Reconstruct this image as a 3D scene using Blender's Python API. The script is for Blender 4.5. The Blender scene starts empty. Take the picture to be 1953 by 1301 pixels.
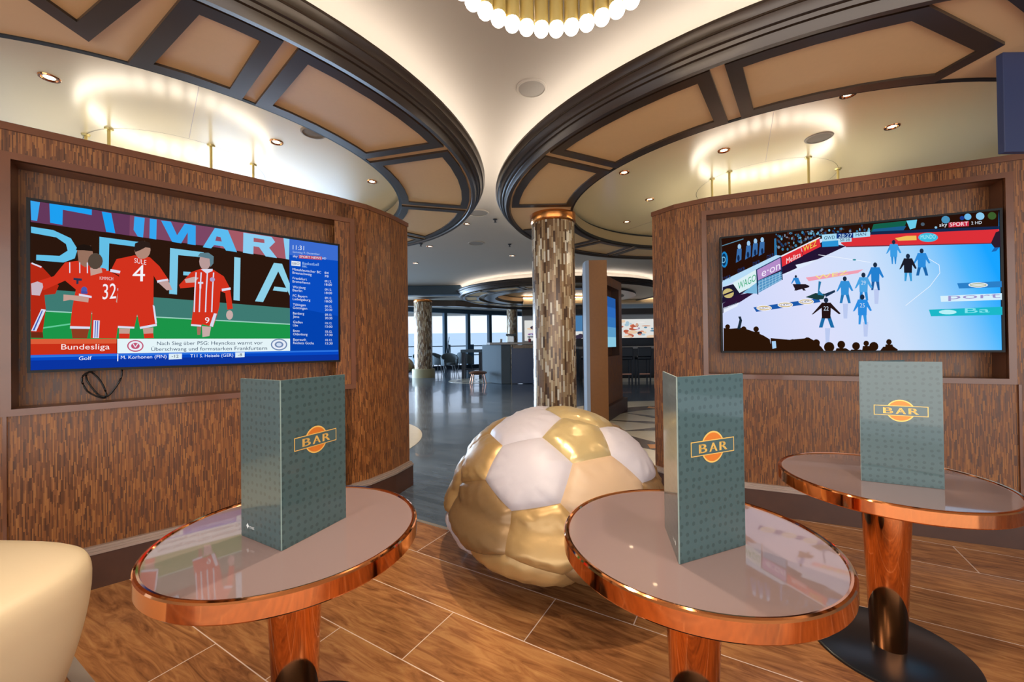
import bpy, bmesh, math, random
from mathutils import Vector, Matrix
random.seed(7)
pi = math.pi
SC = bpy.context.scene
COL = SC.collection

# ------------------------------------------------------------------ camera, world, light, exposure
FPX, PITCH, ROLL = 768.6, 0.0073, -0.0119      # focal length in px of the 1953 px frame, pitch up, roll
EYE = Vector((0.0, 0.0, 1.2))
cam_d = bpy.data.cameras.new('camera')
cam_d.sensor_width = 36.0
cam_d.lens = FPX * 36.0 / 1953.0
cam_d.clip_start, cam_d.clip_end = 0.02, 2000
cam = bpy.data.objects.new('camera', cam_d)
COL.objects.link(cam)
_f = Vector((0, math.cos(PITCH), math.sin(PITCH)))
_u = Vector((0, -math.sin(PITCH), math.cos(PITCH)))
_x = Vector((1, 0, 0))
R_ = _x * math.cos(ROLL) + _u * math.sin(ROLL)
U_ = -_x * math.sin(ROLL) + _u * math.cos(ROLL)
cam.matrix_world = Matrix(((R_.x, U_.x, -_f.x, EYE.x), (R_.y, U_.y, -_f.y, EYE.y), (R_.z, U_.z, -_f.z, EYE.z), (0, 0, 0, 1)))
SC.camera = cam
SC.view_settings.view_transform = 'Standard'
SC.view_settings.look = 'None'
SC.view_settings.gamma = 1
EXPO = 1.0
SC.view_settings.exposure = EXPO
SC.view_settings.use_curve_mapping = False

world = bpy.data.worlds.new('sky')
SC.world = world
world.use_nodes = True
wn = world.node_tree.nodes
wl = world.node_tree.links
wn.clear()
wo = wn.new('ShaderNodeOutputWorld')
bgn = wn.new('ShaderNodeBackground')
tcw = wn.new('ShaderNodeTexCoord')
sep = wn.new('ShaderNodeSeparateXYZ')
rmp = wn.new('ShaderNodeValToRGB')
wl.new(tcw.outputs['Generated'], sep.inputs[0])
wl.new(sep.outputs['Z'], rmp.inputs[0])
rmp.color_ramp.elements[0].position = 0.0
rmp.color_ramp.elements[0].color = (0.62, 0.70, 0.82, 1)
rmp.color_ramp.elements[1].position = 0.5
rmp.color_ramp.elements[1].color = (0.42, 0.60, 0.95, 1)
wl.new(rmp.outputs[0], bgn.inputs['Color'])
bgn.inputs['Strength'].default_value = 0.9
wl.new(bgn.outputs[0], wo.inputs[0])


def area_light(name, loc, rot, sx, sy, power, col):
    d = bpy.data.lights.new(name, 'AREA')
    d.shape = 'RECTANGLE'
    d.size, d.size_y = sx, sy
    d.energy = power
    d.color = col
    o = bpy.data.objects.new(name, d)
    COL.objects.link(o)
    o.location = loc
    o.rotation_euler = rot
    return o


# added unseen fill behind the camera, and window light from the lounge's left
area_light('fill_light_rear', (0.0, -3.1, 1.4), (math.radians(90), 0, 0), 9.0, 2.4, 95, (1.0, 0.90, 0.78))
area_light('window_light_left', (-8.6, 16.0, 1.3), (math.radians(90), 0, math.radians(-105)), 7.0, 2.2, 720, (0.50, 0.72, 1.0))


def ray(px, py):
    """direction of the camera's ray through a pixel of the photograph (used to measure planes)"""
    return _f + R_ * ((px - 976.5) / FPX) + U_ * (-(py - 650.5) / FPX)


# ------------------------------------------------------------------ materials
def lin(h):
    if not isinstance(h, str):
        return (h[0], h[1], h[2], 1)
    h = h.lstrip('#')
    o = []
    for i in (0, 2, 4):
        c = int(h[i:i + 2], 16) / 255
        o.append(c / 12.92 if c <= 0.04045 else ((c + 0.055) / 1.055) ** 2.4)
    return (*o, 1)


def newmat(name):
    m = bpy.data.materials.new(name)
    m.use_nodes = True
    return m, m.node_tree.nodes, m.node_tree.links, m.node_tree.nodes['Principled BSDF']


def pm(name, c, rough=0.5, metal=0.0, spec=0.5, coat=0.0, noise=0.0, nscale=20, bump=0.0, sheen=0.0):
    m, n, l, b = newmat(name)
    b.inputs['Base Color'].default_value = lin(c)
    b.inputs['Roughness'].default_value = rough
    b.inputs['Metallic'].default_value = metal
    b.inputs['Specular IOR Level'].default_value = spec
    b.inputs['Coat Weight'].default_value = coat
    b.inputs['Coat Roughness'].default_value = 0.06
    b.inputs['Sheen Weight'].default_value = sheen
    if noise or bump:
        tc = n.new('ShaderNodeTexCoord')
        nz = n.new('ShaderNodeTexNoise')
        nz.inputs['Scale'].default_value = nscale
        nz.inputs['Detail'].default_value = 4
        l.new(tc.outputs['Object'], nz.inputs['Vector'])
        if noise:
            mx = n.new('ShaderNodeMix')
            mx.data_type = 'RGBA'
            cc = lin(c)
            mx.inputs['A'].default_value = tuple(max(0, v * (1 - noise)) for v in cc[:3]) + (1,)
            mx.inputs['B'].default_value = tuple(min(1, v * (1 + noise)) for v in cc[:3]) + (1,)
            l.new(nz.outputs['Fac'], mx.inputs['Factor'])
            l.new(mx.outputs['Result'], b.inputs['Base Color'])
        if bump:
            bp = n.new('ShaderNodeBump')
            bp.inputs['Strength'].default_value = bump
            bp.inputs['Distance'].default_value = 0.01
            l.new(nz.outputs['Fac'], bp.inputs['Height'])
            l.new(bp.outputs['Normal'], b.inputs['Normal'])
    return m


def em(name, c, s=1.0):
    m, n, l, b = newmat(name)
    n.remove(b)
    e = n.new('ShaderNodeEmission')
    e.inputs['Color'].default_value = lin(c)
    e.inputs['Strength'].default_value = s * 2 ** -EXPO
    l.new(e.outputs[0], n['Material Output'].inputs[0])
    return m


def ramp_set(r, stops, interp='LINEAR'):
    cr = r.color_ramp
    cr.interpolation = interp
    while len(cr.elements) < len(stops):
        cr.elements.new(0.5)
    for e, (p, c) in zip(cr.elements, stops):
        e.position = p
        e.color = lin(c)


class NT:
    """small helper for maths nodes"""
    def __init__(s, n, l):
        s.n, s.l = n, l

    def m(s, op, a, b=None, c=None):
        x = s.n.new('ShaderNodeMath')
        x.operation = op
        for i, v in enumerate((a, b, c)):
            if v is None:
                continue
            if isinstance(v, (int, float)):
                x.inputs[i].default_value = v
            else:
                s.l.new(v, x.inputs[i])
        return x.outputs[0]


def streak_mat(name, stops, su, sv, rough=0.4, metal=0.0, joint=0.0, jc='#201510', coat=0.0, rv=0.0, interp='LINEAR', grain=0.25, bump=0.15):
    """narrow upright strips of random tone from the UV map in metres (u along, v up)"""
    m, n, l, b = newmat(name)
    k = NT(n, l)
    uv = n.new('ShaderNodeUVMap')
    sp = n.new('ShaderNodeSeparateXYZ')
    l.new(uv.outputs[0], sp.inputs[0])
    cu = k.m('DIVIDE', sp.outputs[0], su)
    fu = k.m('FLOOR', cu)
    w1 = n.new('ShaderNodeTexWhiteNoise')
    w1.noise_dimensions = '1D'
    l.new(fu, w1.inputs['W'])
    cv = k.m('ADD', k.m('DIVIDE', sp.outputs[1], sv), k.m('MULTIPLY', w1.outputs['Value'], 7.3))
    fv = k.m('FLOOR', cv)
    cb = n.new('ShaderNodeCombineXYZ')
    l.new(fu, cb.inputs[0])
    l.new(fv, cb.inputs[1])
    w2 = n.new('ShaderNodeTexWhiteNoise')
    w2.noise_dimensions = '2D'
    l.new(cb.outputs[0], w2.inputs['Vector'])
    val = w2.outputs['Value']
    if grain:
        nz = n.new('ShaderNodeTexNoise')
        mp = n.new('ShaderNodeMapping')
        l.new(uv.outputs[0], mp.inputs[0])
        mp.inputs['Scale'].default_value = (1 / su * 0.5, 1 / sv * 0.4, 1)
        l.new(mp.outputs[0], nz.inputs['Vector'])
        nz.inputs['Scale'].default_value = 1.0
        nz.inputs['Detail'].default_value = 5
        val = k.m('ADD', k.m('MULTIPLY', val, 1 - grain), k.m('MULTIPLY', nz.outputs['Fac'], grain))
    r = n.new('ShaderNodeValToRGB')
    ramp_set(r, stops, interp)
    l.new(val, r.inputs[0])
    out = r.outputs[0]
    if joint:
        fr = k.m('FRACT', cu)
        fr2 = k.m('FRACT', cv)
        j = k.m('MAXIMUM', k.m('LESS_THAN', fr, joint), k.m('LESS_THAN', fr2, joint * su / sv))
        mx = n.new('ShaderNodeMix')
        mx.data_type = 'RGBA'
        l.new(j, mx.inputs['Factor'])
        l.new(out, mx.inputs['A'])
        mx.inputs['B'].default_value = lin(jc)
        out = mx.outputs['Result']
    l.new(out, b.inputs['Base Color'])
    b.inputs['Metallic'].default_value = metal
    b.inputs['Coat Weight'].default_value = coat
    b.inputs['Coat Roughness'].default_value = 0.1
    if rv:
        l.new(k.m('ADD', k.m('MULTIPLY', w2.outputs['Value'], rv), rough), b.inputs['Roughness'])
    else:
        b.inputs['Roughness'].default_value = rough
    if bump:
        bp = n.new('ShaderNodeBump')
        bp.inputs['Strength'].default_value = bump
        bp.inputs['Distance'].default_value = 0.004
        l.new(val, bp.inputs['Height'])
        l.new(bp.outputs[0], b.inputs['Normal'])
    return m


def plank_mat(name, stops, grout, ang, off, width, length, stag0, stagk, rough, gw=0.004, spec=0.5, gscale=1.0, coat=0.0):
    m, n, l, b = newmat(name)
    k = NT(n, l)
    tc = n.new('ShaderNodeTexCoord')
    sp = n.new('ShaderNodeSeparateXYZ')
    l.new(tc.outputs['Object'], sp.inputs[0])
    ca, sa = math.cos(ang), math.sin(ang)
    s = k.m('ADD', k.m('MULTIPLY', sp.outputs[0], ca), k.m('MULTIPLY', sp.outputs[1], sa))
    t = k.m('ADD', k.m('MULTIPLY', sp.outputs[0], -sa), k.m('MULTIPLY', sp.outputs[1], ca))
    rr = k.m('DIVIDE', k.m('SUBTRACT', t, off), width)
    row = k.m('FLOOR', rr)
    ss = k.m('DIVIDE', k.m('SUBTRACT', s, k.m('ADD', k.m('MULTIPLY', row, stagk), stag0)), length)
    cel = k.m('FLOOR', ss)
    fr, fs = k.m('FRACT', rr), k.m('FRACT', ss)
    g = k.m('MAXIMUM', k.m('LESS_THAN', fr, gw / width), k.m('LESS_THAN', fs, gw / length))
    cb = n.new('ShaderNodeCombineXYZ')
    l.new(row, cb.inputs[0])
    l.new(cel, cb.inputs[1])
    w = n.new('ShaderNodeTexWhiteNoise')
    w.noise_dimensions = '2D'
    l.new(cb.outputs[0], w.inputs['Vector'])
    c2 = n.new('ShaderNodeCombineXYZ')
    l.new(k.m('MULTIPLY', s, 2.0 * gscale), c2.inputs[0])
    l.new(k.m('MULTIPLY', t, 13.0 * gscale), c2.inputs[1])
    l.new(k.m('MULTIPLY', w.outputs['Value'], 31.0), c2.inputs[2])
    nz = n.new('ShaderNodeTexNoise')
    nz.inputs['Scale'].default_value = 1.3
    nz.inputs['Detail'].default_value = 9
    nz.inputs['Roughness'].default_value = 0.62
    nz.inputs['Distortion'].default_value = 1.6
    l.new(c2.outputs[0], nz.inputs['Vector'])
    n2 = n.new('ShaderNodeTexNoise')
    n2.inputs['Scale'].default_value = 2.2
    n2.inputs['Detail'].default_value = 3
    l.new(tc.outputs['Object'], n2.inputs['Vector'])
    v = k.m('ADD', k.m('ADD', k.m('MULTIPLY', nz.outputs['Fac'], 0.95), k.m('MULTIPLY', w.outputs['Value'], 0.10)),
            k.m('MULTIPLY', k.m('SUBTRACT', n2.outputs['Fac'], 0.5), 0.35))
    r = n.new('ShaderNodeValToRGB')
    ramp_set(r, stops)
    l.new(v, r.inputs[0])
    mx = n.new('ShaderNodeMix')
    mx.data_type = 'RGBA'
    l.new(g, mx.inputs['Factor'])
    l.new(r.outputs[0], mx.inputs['A'])
    mx.inputs['B'].default_value = lin(grout)
    l.new(mx.outputs['Result'], b.inputs['Base Color'])
    b.inputs['Specular IOR Level'].default_value = spec
    b.inputs['Coat Weight'].default_value = coat
    l.new(k.m('ADD', k.m('MULTIPLY', nz.outputs['Fac'], 0.12), rough), b.inputs['Roughness'])
    bp = n.new('ShaderNodeBump')
    bp.inputs['Strength'].default_value = 0.12
    bp.inputs['Distance'].default_value = 0.004
    l.new(k.m('SUBTRACT', nz.outputs['Fac'], k.m('MULTIPLY', g, 0.8)), bp.inputs['Height'])
    l.new(bp.outputs[0], b.inputs['Normal'])
    return m


M = {}
M['veneer'] = streak_mat('wood_strip_veneer', [(0.06, '#3c2210'), (0.34, '#633919'), (0.6, '#824e24'), (0.94, '#a66e36')], 0.0044, 0.060, rough=0.38, rv=0.12, joint=0.0, grain=0.35)
M['trimwood'] = pm('dark_red_wood', '#6e4228', 0.3, noise=0.25, nscale=6, coat=0.2)
M['slabwood'] = pm('fine_brown_veneer', '#86592f', 0.4, noise=0.12, nscale=30)
M['kick'] = pm('dark_wood_kick', '#46291a', 0.42, noise=0.35, nscale=9)
M['ledge'] = pm('greyish_bronze_ledge', '#a8968a', 0.3, metal=0.4)
M['wallback'] = pm('pale_wall_back', '#8d95a0', 0.35)
M['floorwood'] = plank_mat('wood_look_tile', [(0.25, '#4c2e1b'), (0.43, '#80522f'), (0.58, '#9c6a3e'), (0.78, '#b68452')], '#d8c4b4',
                           math.radians(-30.4), 0.80, 0.312, 1.24, -1.52, 0.36, 0.16, spec=0.5, coat=0.10, gscale=1.4)
M['floordark'] = plank_mat('dark_grey_plank', [(0.25, '#3c4754'), (0.5, '#505c6a'), (0.75, '#64707e')], '#5a5f68',
                           math.radians(-30.4), 0.80, 0.20, 1.24, -1.52, 0.36, 0.13, spec=0.9, gw=0.003, gscale=0.6, coat=0.3)
M['threshold'] = pm('pale_threshold', '#9a9186', 0.3, metal=0.3)
M['inlay'] = pm('cream_floor_inlay', '#cfc4ae', 0.2, noise=0.06, nscale=5)
M['inlaydark'] = pm('brown_floor_inlay', '#4d3a2c', 0.25)
M['inlayorange'] = pm('orange_floor_inlay', '#c8843a', 0.25)
M['ceil'] = pm('cream_white_ceiling', '#a79d8e', 0.75, noise=0.02, nscale=3)
M['tan'] = pm('tan_ceiling_panel', '#dcb680', 0.5, noise=0.03, nscale=40)
M['tanl'] = pm('light_tan_ceiling_panel', '#e2bf8e', 0.5)
M['bronze'] = pm('dark_bronze_moulding', '#43372d', 0.28, metal=0.35, spec=0.6)
M['black'] = pm('black_reveal', '#0c0906', 0.6)
M['gloss'] = pm('glossy_champagne_ceiling', '#ecdcb2', 0.22, metal=0.0, spec=1.0)
M['fascia'] = pm('champagne_fascia', '#a08a66', 0.4, metal=0.3)
M['copper'] = pm('polished_copper', '#e8975f', 0.07, metal=1.0)
M['brass'] = pm('brushed_brass', '#cdb878', 0.32, metal=0.75)
M['glass_top'] = pm('taupe_back_painted_glass', '#7e6b69', 0.03, spec=0.85)
M['blackmetal'] = pm('black_powder_coat', '#14171a', 0.25, spec=0.5)
M['tvblack'] = pm('tv_black_plastic', '#050608', 0.5, spec=0.3)
M['bulb'] = em('lit_opal_globe', (1.0, 0.90, 0.76), 24.0)
M['bulb_recess'] = em('lit_opal_globe_recess', (1.0, 0.90, 0.74), 13.0)
M['lamp'] = em('lit_lamp', (1.0, 0.82, 0.62), 9.0)
M['cove'] = em('lit_cove_strip', (1.0, 0.94, 0.90), 18.0)
M['grille'] = pm('speaker_grille', '#857d72', 0.8)
M['white'] = pm('white_plastic', '#d8d6d2', 0.5)
M['mosaic'] = streak_mat('mosaic_strip_tile', [(0.0, '#523c2a'), (0.14, '#75583c'), (0.34, '#8c6e4c'), (0.56, '#a08664'), (0.76, '#b8a584'), (0.92, '#d0c6b2')],
                         0.021, 0.115, rough=0.16, rv=0.2, metal=0.15, joint=0.08, jc='#3a2e24', grain=0.0, interp='CONSTANT', bump=0.6)
M['coppercollar'] = pm('copper_collar', '#b8733a', 0.2, metal=0.9)
M['goldleather'] = pm('gold_leatherette', '#a98a5a', 0.38, metal=0.45, bump=0.35, nscale=6)
M['golddark'] = pm('dark_gold_leatherette', '#7d6240', 0.36, metal=0.35, bump=0.35, nscale=6)
M['goldlight'] = pm('light_gold_leatherette', '#d0b884', 0.28, metal=0.5, bump=0.4, nscale=7)
M['beigeleather'] = pm('beige_leatherette', '#b2977a', 0.45, bump=0.3, nscale=6)
M['whiteleather'] = pm('white_leatherette', '#b0aab0', 0.45, bump=0.3, nscale=6)
M['creamleather'] = pm('cream_leather', '#d6c3a0', 0.40, bump=0.03, nscale=40)
M['seam'] = pm('seam_thread', '#5a4630', 0.7)
M['cable'] = pm('black_cable', '#0d0b0a', 0.4)
M['navy'] = pm('navy_lacquer', '#2b4870', 0.3)
M['darkwood'] = pm('dark_bar_wood', '#1d1613', 0.35)
M['greyfabric'] = pm('grey_upholstery', '#5f6a70', 0.8)
M['dark'] = pm('dark_metal', '#141a24', 0.4)
M['mullion'] = pm('blue_grey_mullion', '#2b4250', 0.4)
M['sea'] = pm('sea_water', '#d8d6c8', 0.8, noise=0.06, nscale=0.05)
M['counter'] = pm('pale_stone_counter', '#a8a29c', 0.2)
M['marble'] = pm('brown_marble', '#8a7358', 0.3, noise=0.7, nscale=14)
M['copperdull'] = pm('rose_copper', '#b07a60', 0.3, metal=0.8)
M['bluepanel'] = pm('dark_blue_panel', '#2c3557', 0.5)
M['steel'] = pm('steel', '#9aa4ac', 0.25, metal=0.9)
M['red'] = pm('red_item', '#a02838', 0.4)
M['creambase'] = pm('cream_plinth', '#a89a72', 0.5)


def glassmat():
    m, n, l, b = newmat('window_glass')
    n.remove(b)
    t = n.new('ShaderNodeBsdfTransparent')
    g = n.new('ShaderNodeBsdfGlossy')
    g.inputs['Roughness'].default_value = 0.02
    t.inputs['Color'].default_value = (0.93, 0.96, 0.98, 1)
    f = n.new('ShaderNodeFresnel')
    f.inputs['IOR'].default_value = 1.3
    mx = n.new('ShaderNodeMixShader')
    l.new(f.outputs[0], mx.inputs[0])
    l.new(t.outputs[0], mx.inputs[1])
    l.new(g.outputs[0], mx.inputs[2])
    l.new(mx.outputs[0], n['Material Output'].inputs[0])
    return m


M['glass'] = glassmat()


def menumat():
    m, n, l, b = newmat('green_menu_card')
    k = NT(n, l)
    uv = n.new('ShaderNodeUVMap')
    vo = n.new('ShaderNodeTexVoronoi')
    vo.voronoi_dimensions = '2D'
    vo.inputs['Randomness'].default_value = 0.35
    vo.inputs['Scale'].default_value = 46
    l.new(uv.outputs[0], vo.inputs['Vector'])
    lt = k.m('LESS_THAN', vo.outputs['Distance'], 0.24)
    mx = n.new('ShaderNodeMix')
    mx.data_type = 'RGBA'
    l.new(k.m('MULTIPLY', lt, 0.6), mx.inputs['Factor'])
    mx.inputs['A'].default_value = lin('#40585a')
    mx.inputs['B'].default_value = lin('#293f3f')
    l.new(mx.outputs['Result'], b.inputs['Base Color'])
    b.inputs['Roughness'].default_value = 0.3
    b.inputs['Specular IOR Level'].default_value = 0.5
    b.inputs['Coat Weight'].default_value = 0.6
    b.inputs['Coat Roughness'].default_value = 0.05
    return m


M['menu'] = menumat()
M['menuedge'] = pm('menu_card_edge', '#82928c', 0.5)
M['emblem'] = pm('copper_foil', '#e07f30', 0.3, metal=0.25)
M['emblemgold'] = pm('gold_foil', '#f0c468', 0.3, metal=0.2)
M['menuwhite'] = pm('white_print', '#d8dedc', 0.4)


# ------------------------------------------------------------------ mesh builder
class MB:
    def __init__(s):
        s.v, s.f, s.m, s.uv, s.has = [], [], [], [], False

    def add(s, vs, fs, mi=0, uvs=None):
        o = len(s.v)
        s.v += [tuple(p) for p in vs]
        for i, f in enumerate(fs):
            s.f.append([o + j for j in f])
            s.m.append(mi)
            if uvs:
                s.uv.append(uvs[i])
                s.has = True
            else:
                s.uv.append([(0, 0)] * len(f))
        return s

    def quad(s, a, b, c, d, mi=0, uv=None):
        return s.add([a, b, c, d], [(0, 1, 2, 3)], mi, [uv] if uv else None)

    def box(s, c, d, rz=0.0, mi=0):
        x, y, z = (k / 2 for k in d)
        ca, sa = math.cos(rz), math.sin(rz)
        vs = []
        for k in (-1, 1):
            for a, b in ((-1, -1), (1, -1), (1, 1), (-1, 1)):
                vs.append((c[0] + a * x * ca - b * y * sa, c[1] + a * x * sa + b * y * ca, c[2] + k * z))
        return s.add(vs, [(3, 2, 1, 0), (4, 5, 6, 7), (0, 1, 5, 4), (1, 2, 6, 5), (2, 3, 7, 6), (3, 0, 4, 7)], mi)

    def prism(s, poly, z0, z1, mi=0):
        n = len(poly)
        a = sum(poly[i][0] * poly[(i + 1) % n][1] - poly[(i + 1) % n][0] * poly[i][1] for i in range(n))
        if a < 0:
            poly = poly[::-1]
        vs = [(p[0], p[1], z0) for p in poly] + [(p[0], p[1], z1) for p in poly]
        fs = [tuple(range(n - 1, -1, -1)), tuple(range(n, 2 * n))]
        fs += [(i, (i + 1) % n, n + (i + 1) % n, n + i) for i in range(n)]
        return s.add(vs, fs, mi)

    def lathe(s, prof, n=48, c=(0, 0, 0), mi=0, a0=0.0, a1=2 * pi, uvm=False):
        full = abs(a1 - a0 - 2 * pi) < 1e-6
        k = n if full else n + 1
        vs, fs, uvs = [], [], []
        for r, z in prof:
            for i in range(k):
                a = a0 + (a1 - a0) * i / n
                vs.append((c[0] + r * math.cos(a), c[1] + r * math.sin(a), c[2] + z))
        rr = max(p[0] for p in prof)
        for j in range(len(prof) - 1):
            for i in range(n):
                i2 = (i + 1) % k if full else i + 1
                fs.append((j * k + i, j * k + i2, (j + 1) * k + i2, (j + 1) * k + i))
                if uvm:
                    u0, u1 = rr * (a0 + (a1 - a0) * i / n), rr * (a0 + (a1 - a0) * (i + 1) / n)
                    uvs.append([(u0, prof[j][1]), (u1, prof[j][1]), (u1, prof[j + 1][1]), (u0, prof[j + 1][1])])
        return s.add(vs, fs, mi, uvs if uvm else None)

    def tube(s, path, r, n=8, mi=0, cap=True):
        P = [Vector(p) for p in path]
        rs = r if isinstance(r, (list, tuple)) else [r] * len(P)
        vs, fs = [], []
        up = Vector((0, 0, 1))
        for i, p in enumerate(P):
            t = (P[min(i + 1, len(P) - 1)] - P[max(i - 1, 0)]).normalized()
            ref = up if abs(t.z) < 0.95 else Vector((1, 0, 0))
            a = t.cross(ref).normalized()
            b = a.cross(t).normalized()
            for j in range(n):
                w = 2 * pi * j / n
                vs.append(p + a * rs[i] * math.cos(w) + b * rs[i] * math.sin(w))
        for i in range(len(P) - 1):
            for j in range(n):
                fs.append((i * n + j, i * n + (j + 1) % n, (i + 1) * n + (j + 1) % n, (i + 1) * n + j))
        if cap:
            fs.append(tuple(range(n - 1, -1, -1)))
            fs.append(tuple((len(P) - 1) * n + j for j in range(n)))
        return s.add(vs, fs, mi)

    def sphere(s, c, r, n=16, m=10, sc=(1, 1, 1), mi=0):
        vs = [(c[0], c[1], c[2] + r * sc[2])]
        for j in range(1, m):
            for i in range(n):
                a, b = 2 * pi * i / n, pi * j / m
                vs.append((c[0] + r * sc[0] * math.sin(b) * math.cos(a), c[1] + r * sc[1] * math.sin(b) * math.sin(a), c[2] + r * sc[2] * math.cos(b)))
        vs.append((c[0], c[1], c[2] - r * sc[2]))
        fs = [(0, 1 + i, 1 + (i + 1) % n) for i in range(n)]
        for j in range(m - 2):
            for i in range(n):
                a, b = 1 + j * n + i, 1 + j * n + (i + 1) % n
                fs.append((a, a + n, b + n, b))
        o = 1 + (m - 2) * n
        fs += [(len(vs) - 1, o + (i + 1) % n, o + i) for i in range(n)]
        return s.add(vs, fs, mi)

    def build(s, name, mats, parent=None, smooth=False, bevel=0.0, loc=None, rz=0.0, angle=40):
        me = bpy.data.meshes.new(name)
        me.from_pydata(s.v, [], s.f)
        if not isinstance(mats, (list, tuple)):
            mats = [mats]
        for x in mats:
            me.materials.append(x)
        me.polygons.foreach_set('material_index', s.m)
        if s.has:
            ul = me.uv_layers.new(name='UVMap')
            i = 0
            for u in s.uv:
                for q in u:
                    ul.data[i].uv = q
                    i += 1
        me.update()
        if smooth:
            me.polygons.foreach_set('use_smooth', [True] * len(me.polygons))
            try:
                me.set_sharp_from_angle(angle=math.radians(angle))
            except Exception:
                pass
        o = bpy.data.objects.new(name, me)
        COL.objects.link(o)
        if parent is not None:
            o.parent = parent
        if loc is not None:
            o.location = loc
        o.rotation_euler.z = rz
        if bevel:
            b = o.modifiers.new('bevel', 'BEVEL')
            b.width = bevel
            b.segments = 3
            b.limit_method = 'ANGLE'
            b.angle_limit = math.radians(40)
        return o


def tag(o, label=None, cat=None, group=None, kind=None):
    if label:
        o['label'] = label
    if cat:
        o['category'] = cat
    if group:
        o['group'] = group
    if kind:
        o['kind'] = kind
    return o


def empty(name, loc=(0, 0, 0), rz=0.0):
    o = bpy.data.objects.new(name, None)
    o.empty_display_size = 0.1
    COL.objects.link(o)
    o.location = loc
    o.rotation_euler.z = rz
    return o


def dup(root, loc, rz=0.0, scale=None, label=None, group=None):
    r = root.copy()
    COL.objects.link(r)
    r.location = loc
    r.rotation_euler.z = rz
    if scale:
        r.scale = (scale,) * 3
    if label:
        r['label'] = label
    if group:
        r['group'] = group
    for ch in list(root.children):
        c = ch.copy()
        COL.objects.link(c)
        c.parent = r
        for g in ch.children:
            d = g.copy()
            COL.objects.link(d)
            d.parent = c
    return r


def struct(o, label):
    return tag(o, label, None, None, 'structure')


_txt = {}


def text_mesh(s):
    """vertices (x from 0 to w, y), faces of a line of lettering in the built-in font"""
    if s in _txt:
        return _txt[s]
    cu = bpy.data.curves.new('lettering', 'FONT')
    cu.body = s
    cu.size = 1.0
    cu.resolution_u = 3
    ob = bpy.data.objects.new('lettering', cu)
    COL.objects.link(ob)
    dg = bpy.context.evaluated_depsgraph_get()
    me = bpy.data.meshes.new_from_object(ob.evaluated_get(dg))
    vs = [(v.co.x, v.co.y) for v in me.vertices]
    fs = [tuple(p.vertices) for p in me.polygons]
    bpy.data.objects.remove(ob)
    bpy.data.curves.remove(cu)
    bpy.data.meshes.remove(me)
    x0 = min(v[0] for v in vs)
    x1 = max(v[0] for v in vs)
    vs = [(v[0] - x0, v[1]) for v in vs]
    _txt[s] = (vs, fs, x1 - x0)
    return _txt[s]


# ------------------------------------------------------------------ floor
def arc(c, r, a0, a1, n=24):
    return [(c[0] + r * math.cos(math.radians(a0 + (a1 - a0) * i / n)), c[1] + r * math.sin(math.radians(a0 + (a1 - a0) * i / n))) for i in range(n + 1)]


th = math.radians(-30.4)
bd = Vector((-0.4785, 2.659))                     # a point on the threshold line
td = Vector((math.cos(th), math.sin(th)))
Pl, Pr = bd - td * 9.0, bd + td * 0.9
A_ = [(-7.5, -3.2), (6.5, -3.2), (6.5, 2.4), (1.6, 2.75), (0.55, 2.60), tuple(Pr), tuple(bd - td * 1.2), (-7.5, 3.4)]
fl = MB()
fl.prism([(-7.5, -3.2), (6.5, -3.2), (6.5, 2.2), (1.25, 2.95), (0.62, 2.0), (0.298, 2.2035), (-0.86, 2.883), (-1.3, 3.14), (-7.5, 3.14)], -0.1, 0.0)
struct(fl.build('floor', M['floorwood']), 'warm brown wood-look tiles laid diagonally with pale grout around the copper tables')
fd = MB()
fd.prism([(-7.5, 3.14), (-1.3, 3.14), (-0.86, 2.883), (0.298, 2.2035), (0.62, 2.0), (1.25, 2.95), (6.5, 2.2), (9, 2.2), (9, 24.5), (-9, 24.5), (-9, 3.14)], -0.1, 0.0)
struct(fd.build('floor', M['floordark']), 'dark blue-grey glossy plank floor running back to the windows')
tb = MB()
nn = Vector((-td.y, td.x))
a, b = bd - td * 0.44, bd + td * 0.9
tb.prism([tuple(a - nn * 0.012), tuple(b - nn * 0.012), tuple(b + nn * 0.012), tuple(a + nn * 0.012)], 0.0, 0.004)
struct(tb.build('trim_1', M['threshold']), 'pale strip between the brown tiles and the dark floor')


tb = MB()
a, b = Vector((-1.90, 1.66)), Vector((-1.05, 1.16))
tb.prism([tuple(a - nn * 0.022), tuple(b - nn * 0.022), tuple(b + nn * 0.022), tuple(a + nn * 0.022)], 0.0, 0.003)
struct(tb.build('trim_5', M['threshold']), 'pale strip in the floor beside the cream armchair')


def inlay(c, r, label, star=True):
    m = MB()
    m.lathe([(r * 0.74, 0.001), (r * 0.74, 0.004), (r, 0.004), (r, 0.001)], 72, (c[0], c[1], 0), 0)
    m.lathe([(r * 0.60, 0.001), (r * 0.60, 0.0042), (r * 0.74, 0.0042), (r * 0.74, 0.001)], 72, (c[0], c[1], 0), 1)
    m.lathe([(0.0, 0.003), (r * 0.60, 0.003), (r * 0.60, 0.001)], 72, (c[0], c[1], 0), 0)
    for i in range(12):
        a = 2 * pi * i / 12 + 0.2
        p = lambda rr, da: (c[0] + rr * r * math.cos(a + da), c[1] + rr * r * math.sin(a + da))
        m.prism([p(0.1, 0), p(0.38, -0.09), p(0.6, 0), p(0.38, 0.09)], 0.003, 0.0045, 1)
        if star:
            m.prism([p(0.62, 0), p(0.67, -0.07), p(0.725, 0), p(0.67, 0.07)], 0.0042, 0.0052, 2)
    return struct(m.build('floor_inlay', [M['inlay'], M['inlaydark'], M['inlayorange']]), label)


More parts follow.
